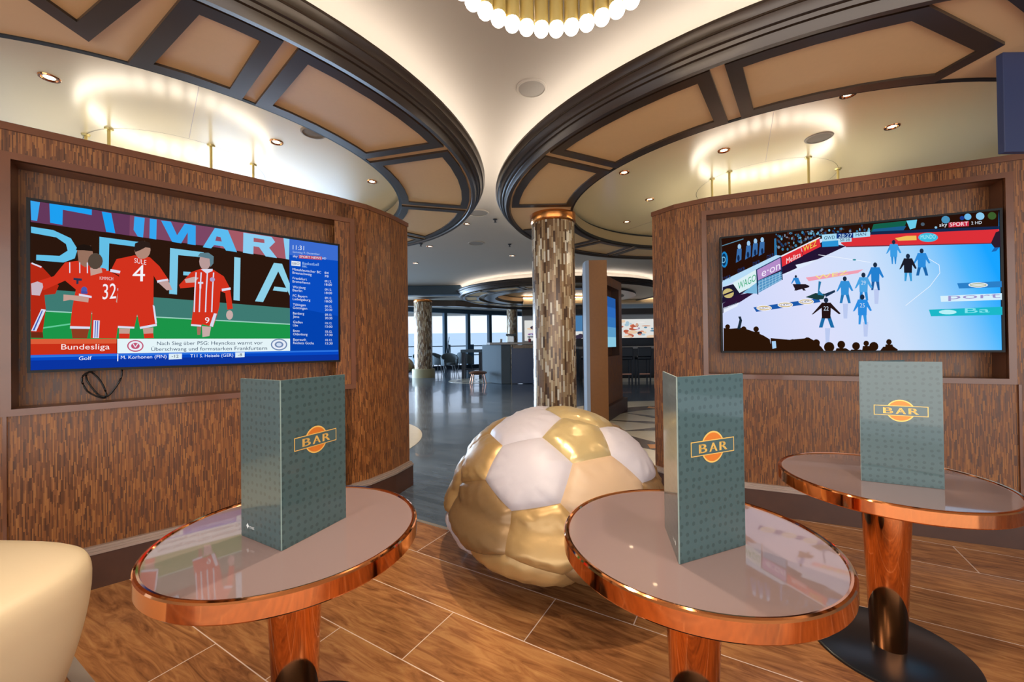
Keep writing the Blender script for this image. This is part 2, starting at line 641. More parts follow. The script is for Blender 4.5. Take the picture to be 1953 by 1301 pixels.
inlay((2.9, 5.75), 2.5, 'cream and brown compass circle inlaid in the floor behind the right-hand wall')
inlay((-2.95, 5.0), 1.78, 'cream circle inlaid in the floor behind the left-hand wall', False)
inlay((-1.15, 13.3), 0.95, 'small pale circle inlaid in the dark floor before the far bar', False)


# ------------------------------------------------------------------ TV walls
def seg_wall(name, path, zt, ui, niche, label, thick=0.34, depth=0.13, post_u=None, seam_u=(), flip=1):
    """path: plan points; the straight segment ui..ui+1 holds the niche (u0,u1,z0,z1 from its start)"""
    P = [Vector(p) for p in path]
    S = [0.0]
    for i in range(1, len(P)):
        S.append(S[-1] + (P[i] - P[i - 1]).length)

    def nrm(i):                                    # room-side normal of segment i
        t = (P[i + 1] - P[i]).normalized()
        return Vector((t.y, -t.x))
    root = empty(name)
    struct(root, label)
    m = MB()

    def face(a, b, ua, ub, z0, z1, mi=0):
        m.quad((a.x, a.y, z0), (b.x, b.y, z0), (b.x, b.y, z1), (a.x, a.y, z1), mi, [(ua, z0), (ub, z0), (ub, z1), (ua, z1)])
    A, B = P[ui], P[ui + 1]
    t = (B - A).normalized()
    n = Vector((t.y, -t.x))
    u0, u1, z0, z1 = niche
    for i in range(len(P) - 1):
        if i != ui:
            face(P[i], P[i + 1], S[i], S[i + 1], 0, zt)
            continue
        at = lambda u: A + t * u
        L = (B - A).length
        s0 = S[i]
        face(at(0), at(u0), s0, s0 + u0, 0, zt)
        face(at(u1), at(L), s0 + u1, s0 + L, 0, zt)
        face(at(u0), at(u1), s0 + u0, s0 + u1, 0, z0)
        face(at(u0), at(u1), s0 + u0, s0 + u1, z1, zt)
        # niche: back and four reveals
        b0, b1 = at(u0) - n * depth, at(u1) - n * depth
        face(b0, b1, s0 + u0 + 5, s0 + u1 + 5, z0, z1)
        f0, f1 = at(u0), at(u1)
        m.quad((f0.x, f0.y, z0), (b0.x, b0.y, z0), (b0.x, b0.y, z1), (f0.x, f0.y, z1), 1)
        m.quad((b1.x, b1.y, z0), (f1.x, f1.y, z0), (f1.x, f1.y, z1), (b1.x, b1.y, z1), 1)
        m.quad((f0.x, f0.y, z0), (f1.x, f1.y, z0), (b1.x, b1.y, z0), (b0.x, b0.y, z0), 1)
        m.quad((b0.x, b0.y, z1), (b1.x, b1.y, z1), (f1.x, f1.y, z1), (f0.x, f0.y, z1), 1)
    # offset path for the back
    Q = []
    for i, p in enumerate(P):
        a = nrm(max(i - 1, 0))
        b = nrm(min(i, len(P) - 2))
        d = (a + b).normalized()
        Q.append(p - d * thick / max(0.4, d.dot(b)))
    for i in range(len(P) - 1):
        m.quad((Q[i + 1].x, Q[i + 1].y, 0), (Q[i].x, Q[i].y, 0), (Q[i].x, Q[i].y, zt), (Q[i + 1].x, Q[i + 1].y, zt), 2)
        m.quad((P[i].x, P[i].y, zt), (P[i + 1].x, P[i + 1].y, zt), (Q[i + 1].x, Q[i + 1].y, zt), (Q[i].x, Q[i].y, zt), 1)
    for i in (0, -1):
        a, b = (P[i], Q[i])
        m.quad((a.x, a.y, 0), (b.x, b.y, 0), (b.x, b.y, zt), (a.x, a.y, zt), 2, [(0, 0), (thick, 0), (thick, zt), (0, zt)])
    m.build('wall_body', [M['veneer'], M['trimwood'], M['wallback']], root)

    def strip(path2, off0, off1, za, zb, mat, nm, mi=0):
        """a moulding running along the face between two offsets"""
        mm = MB()
        O = [[], []]
        for q, off in ((0, off0), (1, off1)):
            for i, p in enumerate(P):
                a = nrm(max(i - 1, 0))
                b = nrm(min(i, len(P) - 2))
                d = (a + b).normalized()
                O[q].append(p + d * off / max(0.4, d.dot(b)))
        for i in range(len(P) - 1):
            i0, i1, o0, o1 = O[0][i], O[0][i + 1], O[1][i], O[1][i + 1]
            mm.quad((o0.x, o0.y, za), (o1.x, o1.y, za), (o1.x, o1.y, zb), (o0.x, o0.y, zb))
            mm.quad((o0.x, o0.y, zb), (o1.x, o1.y, zb), (i1.x, i1.y, zb), (i0.x, i0.y, zb))
            mm.quad((i0.x, i0.y, za), (i1.x, i1.y, za), (o1.x, o1.y, za), (o0.x, o0.y, za))
        for i in (0, -1):
            mm.quad((O[0][i].x, O[0][i].y, za), (O[1][i].x, O[1][i].y, za), (O[1][i].x, O[1][i].y, zb), (O[0][i].x, O[0][i].y, zb))
        return mm.build(nm, mat, root)
    strip(P, 0.0, 0.035, 0.0, 0.172, M['kick'], 'kick_board')
    strip(P, 0.0, 0.040, 0.172, 0.186, M['ledge'], 'ledge')
    strip(P, 0.0, 0.030, 0.186, 0.196, M['ledge'], 'ledge')
    strip(P, 0.0, 0.020, 0.196, 0.206, M['ledge'], 'ledge')
    strip(P, -0.02, 0.012, zt - 0.03, zt + 0.004, M['trimwood'], 'top_rail')
    # frame of the niche, mitred
    w, d = 0.032, 0.014
    f = MB()

    def W(u, z, o):
        q = A + t * u + n * o
        return (q.x, q.y, z)
    ring_i = [(u0, z0), (u1, z0), (u1, z1), (u0, z1)]
    ring_o = [(u0 - w, z0 - w), (u1 + w, z0 - w), (u1 + w, z1 + w), (u0 - w, z1 + w)]
    for k in range(4):
        a0, a1 = ring_i[k], ring_i[(k + 1) % 4]
        o0, o1 = ring_o[k], ring_o[(k + 1) % 4]
        f.quad(W(*a0, d), W(*a1, d), W(*o1, d), W(*o0, d))
        f.quad(W(*o0, d), W(*o1, d), W(*o1, 0), W(*o0, 0))
        f.quad(W(*a1, d), W(*a0, d), W(*a0, -0.01), W(*a1, -0.01))
    f.build('niche_frame', M['trimwood'], root)
    for su in seam_u:
        sm = MB()
        sm.quad(W(su, z1 + w, 0.0015), W(su + 0.004, z1 + w, 0.0015), W(su + 0.004, zt - 0.03, 0.0015), W(su, zt - 0.03, 0.0015))
        sm.build('panel_joint', M['kick'], root)
    if post_u:
        for pu in post_u:
            pb = MB()
            c = A + t * pu + n * 0.004
            pb.box((c.x, c.y, (0.206 + z0 - w) / 2), (0.012, 0.012, z0 - w - 0.206), math.atan2(t.y, t.x))
            pb.build('corner_bead', M['trimwood'], root)
    return A, t, n


LW = [(-3.60, 0.735), (-2.40, 1.80), (-1.24, 2.83), (-1.08, 3.01), (-0.97, 3.23), (-0.895, 3.48)]
lA, lt, ln = seg_wall('wall_left', LW, 2.25, 1, (0.105, 1.655, 0.925, 2.085), 'curved left wall of brown strip veneer with a recess for the television', seam_u=(0.906,), post_u=(0.085,))
RW = [(1.150, 3.27), (1.26, 3.09), (1.435, 2.95), (3.30, 2.139), (3.9, 1.80)]
rA, rt, rn = seg_wall('wall_right', RW, 2.25, 2, (0.0, 1.555, 0.965, 2.125), 'curved right wall of brown strip veneer with a recess for the television', seam_u=(0.0,), post_u=(1.60,))


# ------------------------------------------------------------------ televisions
class Screen:
    """flat picture pieces on the screen, laid out by measured positions of the picture (homography from the screen's corners)"""
    def __init__(s, corners, w, h, crop):
        import numpy as np
        s.np = np
        s.w, s.h = w, h
        s.crop = crop
        src = corners
        dst = [(0, h), (w, h), (w, 0), (0, 0)]
        A, b = [], []
        for (x, y), (u, v) in zip(src, dst):
            A.append([x, y, 1, 0, 0, 0, -u * x, -u * y]); b.append(u)
            A.append([0, 0, 0, x, y, 1, -v * x, -v * y]); b.append(v)
        q = np.linalg.solve(np.array(A, float), np.array(b, float))
        s.H = list(q) + [1]
        s.mb = MB()
        s.mats, s.idx = [], {}
        s.lay = 0.0005

    def uv(s, x, y):
        H = s.H
        d = H[6] * x + H[7] * y + 1
        u, v = (H[0] * x + H[1] * y + H[2]) / d, (H[3] * x + H[4] * y + H[5]) / d
        return (min(max(u, 0), s.w), min(max(v, 0), s.h))

    def mi(s, c):
        if c not in s.idx:
            s.idx[c] = len(s.mats)
            s.mats.append(em('picture_' + c.strip('#'), c, 1.0))
        return s.idx[c]

    def poly(s, pts, c):
        s.lay += 0.000035
        q = [s.uv(*p) for p in pts]
        n = len(q)
        a = sum(q[i][0] * q[(i + 1) % n][1] - q[(i + 1) % n][0] * q[i][1] for i in range(n))
        if a < 0:
            q = q[::-1]
        s.mb.add([(p[0], -s.lay, p[1]) for p in q], [tuple(range(n))], s.mi(c))

    def disc(s, x, y, rx, ry, c, n=14):
        s.poly([(x + rx * math.cos(2 * pi * i / n), y + ry * math.sin(2 * pi * i / n)) for i in range(n)], c)

    def line(s, pts, w, c):
        for a, b in zip(pts[:-1], pts[1:]):
            dx, dy = b[0] - a[0], b[1] - a[1]
            L = math.hypot(dx, dy) or 1
            nx, ny = -dy / L * w / 2, dx / L * w / 2
            s.poly([(a[0] + nx, a[1] + ny), (b[0] + nx, b[1] + ny), (b[0] - nx, b[1] - ny), (a[0] - nx, a[1] - ny)], c)

    def text(s, t, p0, p1, h, c):
        vs, fs, w = text_mesh(t)
        s.lay += 0.000035
        ex, ey = (p1[0] - p0[0]) / w, (p1[1] - p0[1]) / w
        k = h / 0.70
        q = [s.uv(p0[0] + v[0] * ex, p0[1] + v[0] * ey - v[1] * k) for v in vs]
        s.mb.add([(a, -s.lay, b) for a, b in q], fs, s.mi(c))


def television(A, t, n, u0, u1, z0, z1, out, label, corners, draw, recess):
    rz = math.atan2(t.y, t.x)
    o = A + t * u0 + n * out
    root = tag(empty('television', (o.x, o.y, z0), rz), label, 'television')
    W_, H_ = u1 - u0, z1 - z0
    bz = 0.012
    body = MB()
    body.box((W_ / 2, 0.027, H_ / 2), (W_, 0.05, H_))
    body.build('casing', M['tvblack'], root, bevel=0.004)
    bk = MB()
    bk.box((W_ / 2, 0.07, H_ / 2), (W_ * 0.55, 0.04, H_ * 0.55))
    bk.build('wall_bracket', M['dark'], root)
    fr = MB()
    for c, d in (((W_ / 2, 0, bz / 2), (W_, 0.008, bz)), ((W_ / 2, 0, H_ - bz / 2), (W_, 0.008, bz)),
                 ((bz / 2, 0, H_ / 2), (bz, 0.008, H_ - 2 * bz)), ((W_ - bz / 2, 0, H_ / 2), (bz, 0.008, H_ - 2 * bz))):
        fr.box(c, d)
    fr.build('bezel', M['tvblack'], root)
    s = Screen(corners, W_ - 2 * bz, H_ - 2 * bz, None)
    draw(s)
    s.mb.build('screen', s.mats, root, loc=(bz, 0.001, bz))
    return root


def draw_left(s):
    P, T = s.poly, s.text
    B = '#38a6ee'
    P([(150, 75), (1842, 308), (1858, 928), (175, 1003)], '#2b170e')
    P([(150, 75), (700, 150), (700, 262), (155, 192)], '#64385a')
    P([(700, 150), (1200, 219), (1200, 325), (700, 262)], '#7c4664')
    P([(1200, 219), (1578, 273), (1578, 385), (1200, 325)], '#a45a66')
    P([(150, 75), (203, 84), (190, 187), (157, 182)], B)
    P([(255, 90), (490, 120), (490, 152), (330, 124), (330, 207), (262, 196)], '#1ea0f0')
    P([(545, 132), (597, 140), (622, 250), (572, 243)], '#1ea0f0')
    P([(725, 157), (782, 165), (775, 272), (745, 266), (722, 230)], B)
    P([(810, 168), (848, 173), (848, 282), (810, 276)], B)
    P([(872, 178), (926, 184), (962, 258), (1002, 194), (1044, 200), (985, 302), (935, 294)], B)
    P([(1020, 198), (1063, 205), (1065, 311), (1020, 305)], B)
    P([(1168, 216), (1240, 227), (1292, 347), (1232, 339), (1216, 316), (1166, 310), (1150, 328), (1104, 322)], '#5cbcf0')
    P([(1178, 262), (1200, 266), (1208, 290), (1172, 286)], '#8c4c66')
    P([(1325, 240), (1480, 262), (1500, 290), (1468, 322), (1512, 377), (1450, 369), (1412, 318), (1382, 314), (1382, 358), (1325, 350)], '#8ccdf0')
    P([(1382, 268), (1440, 276), (1442, 296), (1382, 290)], '#a45a66')
    P([(1545, 268), (1578, 273), (1578, 385), (1560, 382)], '#8ccdf0')
    C = '#64bfe6'
    P([(157, 218), (280, 236), (378, 280), (417, 340), (402, 390), (340, 413), (190, 402), (190, 372), (318, 377), (362, 348), (352, 312), (298, 276), (158, 252)], C)
    P([(535, 270), (780, 300), (780, 328), (590, 306), (590, 470), (538, 462)], C)
    P([(925, 328), (1110, 350), (1110, 378), (970, 366), (968, 582), (925, 578)], '#7cc8e6')
    P([(1000, 456), (1040, 458), (1040, 478), (1000, 476)], '#7cc8e6')
    P([(1278, 374), (1312, 378), (1312, 612), (1278, 609)], '#8ed0e8')
    P([(1495, 404), (1540, 408), (1590, 530), (1590, 590), (1520, 450), (1440, 618), (1396, 614)], '#8ed0e8')
    P([(1500, 533), (1570, 540), (1572, 562), (1492, 554)], '#8ed0e8')
    P([(160, 556), (850, 598), (1590, 650), (1590, 737), (860, 706), (165, 676)], '#3f7a72')
    P([(165, 676), (860, 706), (1590, 737), (1592, 820), (170, 832)], '#1c9448')
    s.line([(165, 676), (860, 706), (1590, 737)], 6, '#9cd0c0')
    s.line([(235, 772), (390, 748)], 8, '#62c898')
    Rd, Rs, Wh, Sk = '#d2321e', '#b42814', '#d8dcf0', '#b8917f'
    # cut-off player at the edge
    P([(157, 415), (215, 430), (262, 478), (318, 540), (300, 585), (240, 592), (250, 670), (235, 795), (170, 795)], Rs)
    P([(225, 668), (250, 672), (200, 790), (172, 788)], Wh)
    P([(228, 676), (234, 677), (190, 786), (180, 786)], '#3c5cb4')
    P([(170, 795), (236, 795), (240, 826), (172, 826)], '#6c2a16')
    s.line([(165, 418), (220, 440)], 8, Wh)
    # second player, facing left
    P([(205, 515), (290, 488), (350, 412), (430, 402), (500, 430), (575, 445), (600, 520), (520, 560), (505, 640), (495, 768), (385, 766), (395, 660), (412, 560), (352, 512), (235, 566)], Rd)
    P([(165, 530), (200, 518), (228, 528), (232, 548), (215, 595), (170, 592)], '#c8b4c0')
    P([(412, 330), (440, 318), (490, 320), (502, 360), (495, 420), (460, 438), (425, 415)], '#96705e')
    P([(408, 345), (415, 320), (450, 312), (492, 322), (500, 350), (450, 345)], '#1e1410')
    for x in (375, 430, 472):
        s.line([(x, 412), (x + 2, 470)], 6, Wh)
    P([(398, 496), (444, 500), (444, 512), (426, 512), (426, 530), (414, 530), (414, 510), (398, 508)], '#2c3450')
    P([(385, 760), (495, 762), (495, 774), (385, 774)], Wh)
    P([(392, 774), (490, 774), (480, 826), (400, 826)], '#8c3c22')
    # player seen from the back with number 32
    P([(470, 490), (520, 462), (590, 455), (645, 485), (690, 585), (640, 600), (642, 640), (655, 690), (640, 824), (500, 824), (505, 690), (492, 610), (430, 594), (440, 525)], Rd)
    P([(430, 582), (500, 594), (500, 606), (430, 594)], Wh)
    P([(640, 552), (668, 546), (672, 558), (642, 566)], Wh)
    P([(345, 588), (432, 594), (485, 606), (482, 630), (382, 617), (345, 624)], '#c49c90')
    P([(645, 566), (670, 558), (688, 590), (648, 640), (634, 624)], '#c49c90')
    P([(488, 440), (550, 440), (556, 466), (492, 484)], '#c49c90')
    s.disc(516, 404, 41, 44, '#54463c')
    T('KIMMICH', (542, 505), (616, 508), 18, '#e6c8c8')
    T('32', (560, 612), (634, 606), 84, '#f2f0f6')
    s.disc(458, 560, 17, 16, '#4a5cae')
    P([(440, 568), (478, 570), (476, 584), (442, 582)], '#4a4c9c')
    P([(514, 726), (548, 728), (545, 824), (512, 824)], Wh)
    s.line([(525, 730), (523, 822)], 5, '#3c5cb4')
    s.line([(537, 730), (535, 822)], 5, '#3c5cb4')
    # tall player seen from the back with number 4
    P([(632, 392), (730, 370), (815, 380), (868, 428), (925, 508), (862, 520), (838, 480), (840, 640), (862, 752), (770, 770), (752, 690), (738, 768), (648, 768), (640, 640), (648, 480), (600, 458)], Rd)
    P([(600, 446), (655, 456), (652, 470), (598, 462)], Wh)
    P([(856, 506), (916, 496), (920, 508), (860, 520)], Wh)
    P([(862, 516), (918, 506), (942, 556), (912, 560)], '#c2a09c')
    s.disc(774, 340, 44, 50, '#b08878')
    P([(728, 335), (732, 305), (770, 288), (812, 300), (820, 330), (790, 326), (760, 342), (735, 352)], '#2c1e1a')
    T('SÜLE', (730, 410), (796, 422), 26, '#f0e4ea')
    T('4', (722, 512), (790, 512), 90, '#f4f2f8')
    P([(648, 756), (738, 760), (738, 770), (648, 768)], Wh)
    P([(768, 760), (860, 742), (862, 754), (770, 772)], Wh)
    P([(836, 640), (846, 645), (862, 740), (852, 742)], Wh)
    P([(655, 770), (715, 770), (712, 800), (655, 800)], '#c49c90')
    P([(785, 768), (842, 762), (842, 798), (790, 800)], '#c49c90')
    P([(655, 798), (714, 798), (712, 824), (656, 824)], Rd)
    P([(790, 798), (842, 794), (846, 820), (794, 822)], Rd)
    # player with number 9
    P([(1042, 460), (1095, 440), (1160, 442), (1222, 480), (1258, 545), (1275, 655), (1245, 662), (1232, 572), (1205, 560), (1202, 640), (1190, 690), (1170, 756), (1108, 742), (1104, 752), (1048, 748), (1060, 640), (1062, 540), (985, 548), (978, 530)], Rd)
    P([(1008, 498), (1060, 484), (1085, 490), (1062, 515), (1015, 518)], '#c8aca8')
    P([(1212, 548), (1260, 540), (1262, 552), (1214, 562)], Wh)
    s.disc(1258, 690, 19, 26, '#c8aca8')
    for x in (1068, 1096, 1130, 1164):
        s.line([(x + 2, 460), (x - 2, 560), (x - 4, 676)], 7, Wh)
    P([(1082, 512), (1110, 512), (1110, 522), (1100, 522), (1100, 548), (1090, 548), (1090, 522), (1082, 522)], Wh)
    s.disc(1160, 498, 14, 12, '#b0a0c8')
    s.disc(1118, 400, 32, 46, '#b89a98')
    P([(1078, 372), (1090, 354), (1135, 352), (1165, 372), (1164, 410), (1148, 430), (1142, 385)], '#5c7c88')
    P([(1095, 442), (1160, 440), (1160, 452), (1128, 466)], Wh)
    P([(1048, 742), (1104, 746), (1104, 756), (1048, 752)], Wh)
    P([(1172, 682), (1188, 684), (1168, 756), (1150, 752)], Wh)
    T('9', (1124, 736), (1148, 736), 32, '#f4f2f8')
    P([(1080, 756), (1104, 756), (1100, 800), (1084, 800)], '#a4705e')
    P([(1108, 752), (1158, 756), (1150, 806), (1112, 812)], '#c8aca8')
    # captions
    P([(171, 832), (643, 826), (645, 906), (173, 920)], '#c83018')
    P([(171, 832), (643, 826), (643, 852), (172, 860)], '#dc5c38')
    T('Bundesliga', (340, 888), (606, 884), 30, '#fbe8e6')
    P([(646, 826), (1591, 815), (1592, 882), (648, 906)], '#e4f4f8')
    T('Nach Sieg über PSG: Heynckes warnt vor', (864, 858), (1442, 848), 19, '#1e3c5c')
    T('Überschwang und formstarken Frankfurtern', (834, 890), (1466, 877), 19, '#1e3c5c')
    for (x, y, c) in ((746, 864, '#c05070'), (1531, 848, '#7088b0')):
        s.disc(x, y, 45, 32, c, 24)
        s.disc(x, y, 38, 26, '#e8eef8', 24)
        s.disc(x, y, 24, 17, c, 16)
    s.disc(1531, 848, 15, 10, '#cfdcf0', 12)
    s.line([(733, 852), (746, 872), (759, 852)], 5, '#e8eef8')
    P([(173, 920), (645, 906), (1592, 882), (1855, 873), (1858, 928), (175, 1003)], '#0648c4')
    P([(174, 950), (1856, 898), (1858, 928), (175, 1003)], '#0a34a0')
    P([(173, 922), (1855, 874), (1855, 882), (173, 934)], '#2e74e0')
    T('Golf', (438, 945), (508, 942), 20, '#f0f4fc')
    P([(648, 908), (654, 908), (654, 948), (648, 948)], '#e0e8f8')
    T('M. Korhonen (FIN)', (668, 936), (918, 928), 18, '#eef2fc')
    P([(930, 904), (1002, 902), (1002, 932), (930, 936)], '#dcecf6')
    T('-12', (946, 926), (984, 925), 16, '#1c2c44')
    T('T11', (1048, 923), (1086, 922), 17, '#f4f6fc')
    T('S. Heisele (GER)', (1100, 922), (1282, 916), 17, '#dce8fa')
    P([(1293, 893), (1344, 891), (1344, 918), (1293, 921)], '#dcecf6')
    T('-8', (1308, 914), (1330, 913), 15, '#1c2c44')
    # timetable panel
    P([(1577, 273), (1842, 308), (1855, 873), (1592, 882)], '#0a4cc0')
    P([(1577, 273), (1842, 308), (1844, 390), (1579, 360)], '#3c6cd0')
    P([(1586, 640), (1850, 690), (1855, 873), (1592, 882)], '#0442ae')
    w = '#e4ecfa'
    T('11:31', (1596, 330), (1658, 334), 24, w)
    T('Samstag 9. Dezember', (1596, 348), (1745, 360), 11, '#b8ccf0')
    T('sky', (1597, 372), (1624, 374), 13, w)
    P([(1630, 360), (1756, 368), (1756, 386), (1630, 378)], '#b85068')
    T('SPORT NEWS', (1634, 374), (1752, 382), 12, w)
    T('HD', (1758, 382), (1779, 383), 11, w)
    P([(1590, 392), (1640, 396), (1640, 422), (1590, 418)], '#e0e8f4')
    T('EBO', (1596, 412), (1634, 414), 13, '#44506c')
    T('Basketball', (1650, 412), (1740, 418), 15, '#a8ccf4')
    T('BBL', (1650, 426), (1677, 428), 10, '#a8ccf4')
    rows = [('Mitteldeutscher BC', 'Braunschweig', '84', '78'), ('Frankfurt', 'Bremerhaven', '09.12.', '18:00'), ('Würzburg', 'Berlin', '09.12.', '18:00'),
            ('FC Bayern', 'Ludwigsburg', '09.12.', '18:00'), ('Tübingen', 'Göttingen', '09.12.', '20:30'), ('Bamberg', 'Jena', '09.12.', '20:30'),
            ('Gießen', 'Ulm', '10.12.', '15:00'), ('Bonn', 'Oldenburg', '10.12.', '17:30'), ('Bayreuth', 'Rockets Gotha', '10.12.', '15:30')]
    for i, (a, b, c, d) in enumerate(rows):
        y = 444 + i * 47.8
        dy = 20 * (1 - i / 8)
        x = 1597 + i * 1.3
        la, lb = len(a) * 8.7, len(b) * 8.7
        T(a, (x, y), (x + la, y + dy * la / 200), 13, w)
        T(b, (x, y + 18), (x + lb, y + 18 + dy * lb / 200), 13, w)
        x2 = 1772 + i * 1.3
        lc, ld = (22, 22) if i == 0 else (38, 40)
        T(c, (x2, y + dy * 0.85), (x2 + lc, y + dy * 0.95), 12, w)
        T(d, (x2, y + 18 + dy * 0.85), (x2 + ld, y + 18 + dy * 0.95), 12, w)


def court_mat():
    m, n, l, b = newmat('picture_court')
    n.remove(b)
    k = NT(n, l)
    tc = n.new('ShaderNodeTexCoord')
    sp = n.new('ShaderNodeSeparateXYZ')
    l.new(tc.outputs['Object'], sp.inputs[0])
    v = k.m('ADD', k.m('DIVIDE', sp.outputs[0], 1.432), k.m('MULTIPLY', k.m('SUBTRACT', sp.outputs[2], 0.4), 0.22))
    rp = n.new('ShaderNodeValToRGB')
    ramp_set(rp, [(0.0, '#cdd8fa'), (0.35, '#dcdffb'), (0.62, '#cde0fb'), (0.78, '#a4d4fb'), (0.92, '#4cb8fe'), (1.0, '#18a4ff')])
    l.new(v, rp.inputs[0])
    e = n.new('ShaderNodeEmission')
    e.inputs['Strength'].default_value = 2 ** -EXPO
    l.new(rp.outputs[0], e.inputs[0])
    l.new(e.outputs[0], n['Material Output'].inputs[0])
    return m


def fig(s, x, y, h, shirt, legs, num=None, lean=0, spread=1.0, arms=0.8):
    """a small sports player in the picture: feet at (x, y)"""
    s.poly([(x - 0.16 * h * spread, y), (x - 0.08 * h * spread, y), (x + lean * h * 0.3, y - 0.42 * h), (x - 0.12 * h + lean * h * 0.3, y - 0.42 * h)], legs)
    s.poly([(x + 0.10 * h * spread, y), (x + 0.18 * h * spread, y), (x + 0.13 * h + lean * h * 0.3, y - 0.42 * h), (x + lean * h * 0.3, y - 0.42 * h)], legs)
    s.poly([(x - 0.14 * h + lean * h * 0.2, y - 0.30 * h), (x + 0.14 * h + lean * h * 0.2, y - 0.30 * h), (x + 0.16 * h + lean * h, y - 0.82 * h), (x - 0.15 * h + lean * h, y - 0.82 * h)], shirt)
    s.poly([(x - 0.15 * h + lean * h, y - 0.80 * h), (x - (0.12 + 0.24 * arms) * h + lean * h, y - 0.42 * h), (x - (0.06 + 0.24 * arms) * h + lean * h, y - 0.44 * h), (x - 0.05 * h + lean * h, y - 0.72 * h)], shirt)
    s.poly([(x + 0.16 * h + lean * h, y - 0.80 * h), (x + (0.12 + 0.24 * arms) * h + lean * h, y - 0.46 * h), (x + (0.06 + 0.24 * arms) * h + lean * h, y - 0.44 * h), (x + 0.06 * h + lean * h, y - 0.72 * h)], shirt)
    s.disc(x + lean * h, y - 0.90 * h, 0.075 * h, 0.09 * h, '#1c2c44', 10)
    if num:
        s.text(num, (x - 0.08 * h, y - 0.56 * h), (x + 0.08 * h, y - 0.56 * h), 0.14 * h, '#cfe0f4')


def draw_right(s):
    P, T = s.poly, s.text
    P([(105, 240), (1808, 62), (1818, 918), (115, 932)], '#d2dafa')
    s.mats[s.mi('#d2dafa')] = court_mat()
    # stands
    P([(105, 240), (1808, 62), (1806, 190), (1020, 216), (715, 240), (110, 508)], '#261008')
    rnd = random.Random(3)
    for i in range(150):
        x = rnd.uniform(440, 1020)
        y0 = 240 - (x - 105) * 0.104
        y = rnd.uniform(y0 + 6, min(y0 + 110, 400 - (x - 440) * 0.62 if x < 720 else 236))
        if y < y0:
            continue
        s.disc(x, y, rnd.uniform(3, 9), rnd.uniform(4, 10), rnd.choice(['#3c7ca0', '#6cb4d4', '#2a4c70', '#7a8ca0', '#50302a', '#1c3c6c']), 7)
    for i, (x, y) in enumerate(((215, 290), (272, 270), (314, 256), (356, 248))):
        s.disc(x, y, 11, 17, '#9cc8ec', 9)
        P([(x - 14, y + 14), (x + 14, y + 12), (x + 12, y + 80), (x - 22, y + 100)], '#3a6ca8')
        s.disc(x - 6 + i * 2, y + 70, 8, 20, '#14284c', 8)
    P([(430, 240), (442, 238), (446, 345), (430, 350)], '#2c74a8')
    s.line([(108, 285), (240, 242)], 5, '#5c8ca4')
    s.disc(122, 370, 22, 50, '#1c84c8')
    s.disc(120, 370, 14, 38, '#0c3458')
    T('D', (108, 392), (130, 390), 40, '#8ccdf0')
    P([(1040, 150), (1245, 128), (1215, 195), (1020, 206)], '#14604c')
    P([(1040, 180), (1240, 160), (1215, 200), (1020, 208)], '#1c5c8c')
    P([(1240, 128), (1306, 122), (1296, 172), (1262, 182)], '#6ccdea')
    for (x, y, r, c) in ((1480, 122, 26, '#4a90b8'), (1615, 104, 22, '#6cb8e8'), (1690, 100, 26, '#8cc8ec'), (1580, 112, 14, '#1c3c8c'), (1762, 98, 26, '#3c5c2c'), (1340, 150, 12, '#4a5c6c'), (1420, 170, 8, '#8cc8ec')):
        s.disc(x, y, r, r * 0.9, c)
    P([(1020, 196), (1804, 162), (1804, 182), (1022, 216)], '#16284c')
    # red board
    P([(835, 226), (1020, 216), (1804, 180), (1806, 264), (870, 290), (840, 270)], '#dc3038')
    P([(1170, 236), (1240, 222), (1300, 220), (1302, 248), (1190, 252)], '#f0c05c')
    s.disc(1372, 231, 60, 28, '#3cbce0', 20)
    T('MUNDO', (1326, 242), (1418, 238), 26, '#a8ecfa')
    P([(870, 286), (1806, 262), (1806, 268), (870, 292)], '#6c2a3c')
    # slanting boards on the left
    P([(720, 262), (870, 285), (690, 370), (480, 460), (110, 640), (110, 560)], '#241433')
    P([(112, 500), (440, 342), (470, 345), (470, 362), (112, 540)], '#b8dcf6')
    for i, (x, y) in enumerate(((118, 500), (205, 450), (298, 408), (384, 366))):
        T('DKB', (x, y), (x + 42, y - 16), 22, '#1c3c74')
    P([(112, 540), (180, 520), (215, 575), (112, 626)], '#1c1830')
    s.disc(146, 578, 34, 30, '#c8b878')
    s.line([(116, 590), (176, 566)], 10, '#1c1830')
    P([(172, 515), (316, 432), (325, 520), (215, 576)], '#dcf0f4')
    T('WAGO', (206, 556), (316, 500), 44, '#1ca870')
    P([(322, 430), (468, 352), (474, 430), (330, 498)], '#b48cc8')
    T('e·on', (352, 478), (466, 426), 50, '#f4ecfc')
    P([(472, 354), (592, 296), (606, 346), (478, 414)], '#e03038')
    T('Melitta', (504, 396), (592, 352), 34, '#fbe8ec')
    P([(594, 292), (706, 236), (716, 288), (608, 342)], '#e03038')
    T('WEZ', (608, 324), (690, 282), 36, '#f2dc58')
    s.line([(470, 350), (712, 232)], 7, '#e8f0fc')
    P([(484, 460), (570, 420), (560, 402), (700, 366), (640, 400), (500, 462)], '#dfeafc')
    P([(112, 640), (205, 590), (330, 560), (112, 700)], '#2c1434')
    P([(116, 668), (212, 634), (200, 658), (116, 700)], '#e4ecfc')
    T('hummel', (120, 676), (196, 644), 18, '#2c3c54')
    # goal
    P([(235, 575), (322, 510), (330, 580)], '#7cb8dc')
    P([(330, 500), (474, 440), (480, 492), (332, 575)], '#5494c4')
    s.line([(320, 430), (328, 585)], 7, '#16345c')
    s.line([(470, 352), (478, 495)], 7, '#16345c')
    s.line([(320, 432), (470, 354)], 6, '#24446c')
    for i in range(7):
        s.line([(335 + i * 21, 500 - i * 9), (338 + i * 20, 572 - i * 12)], 2, '#b0d8f0')
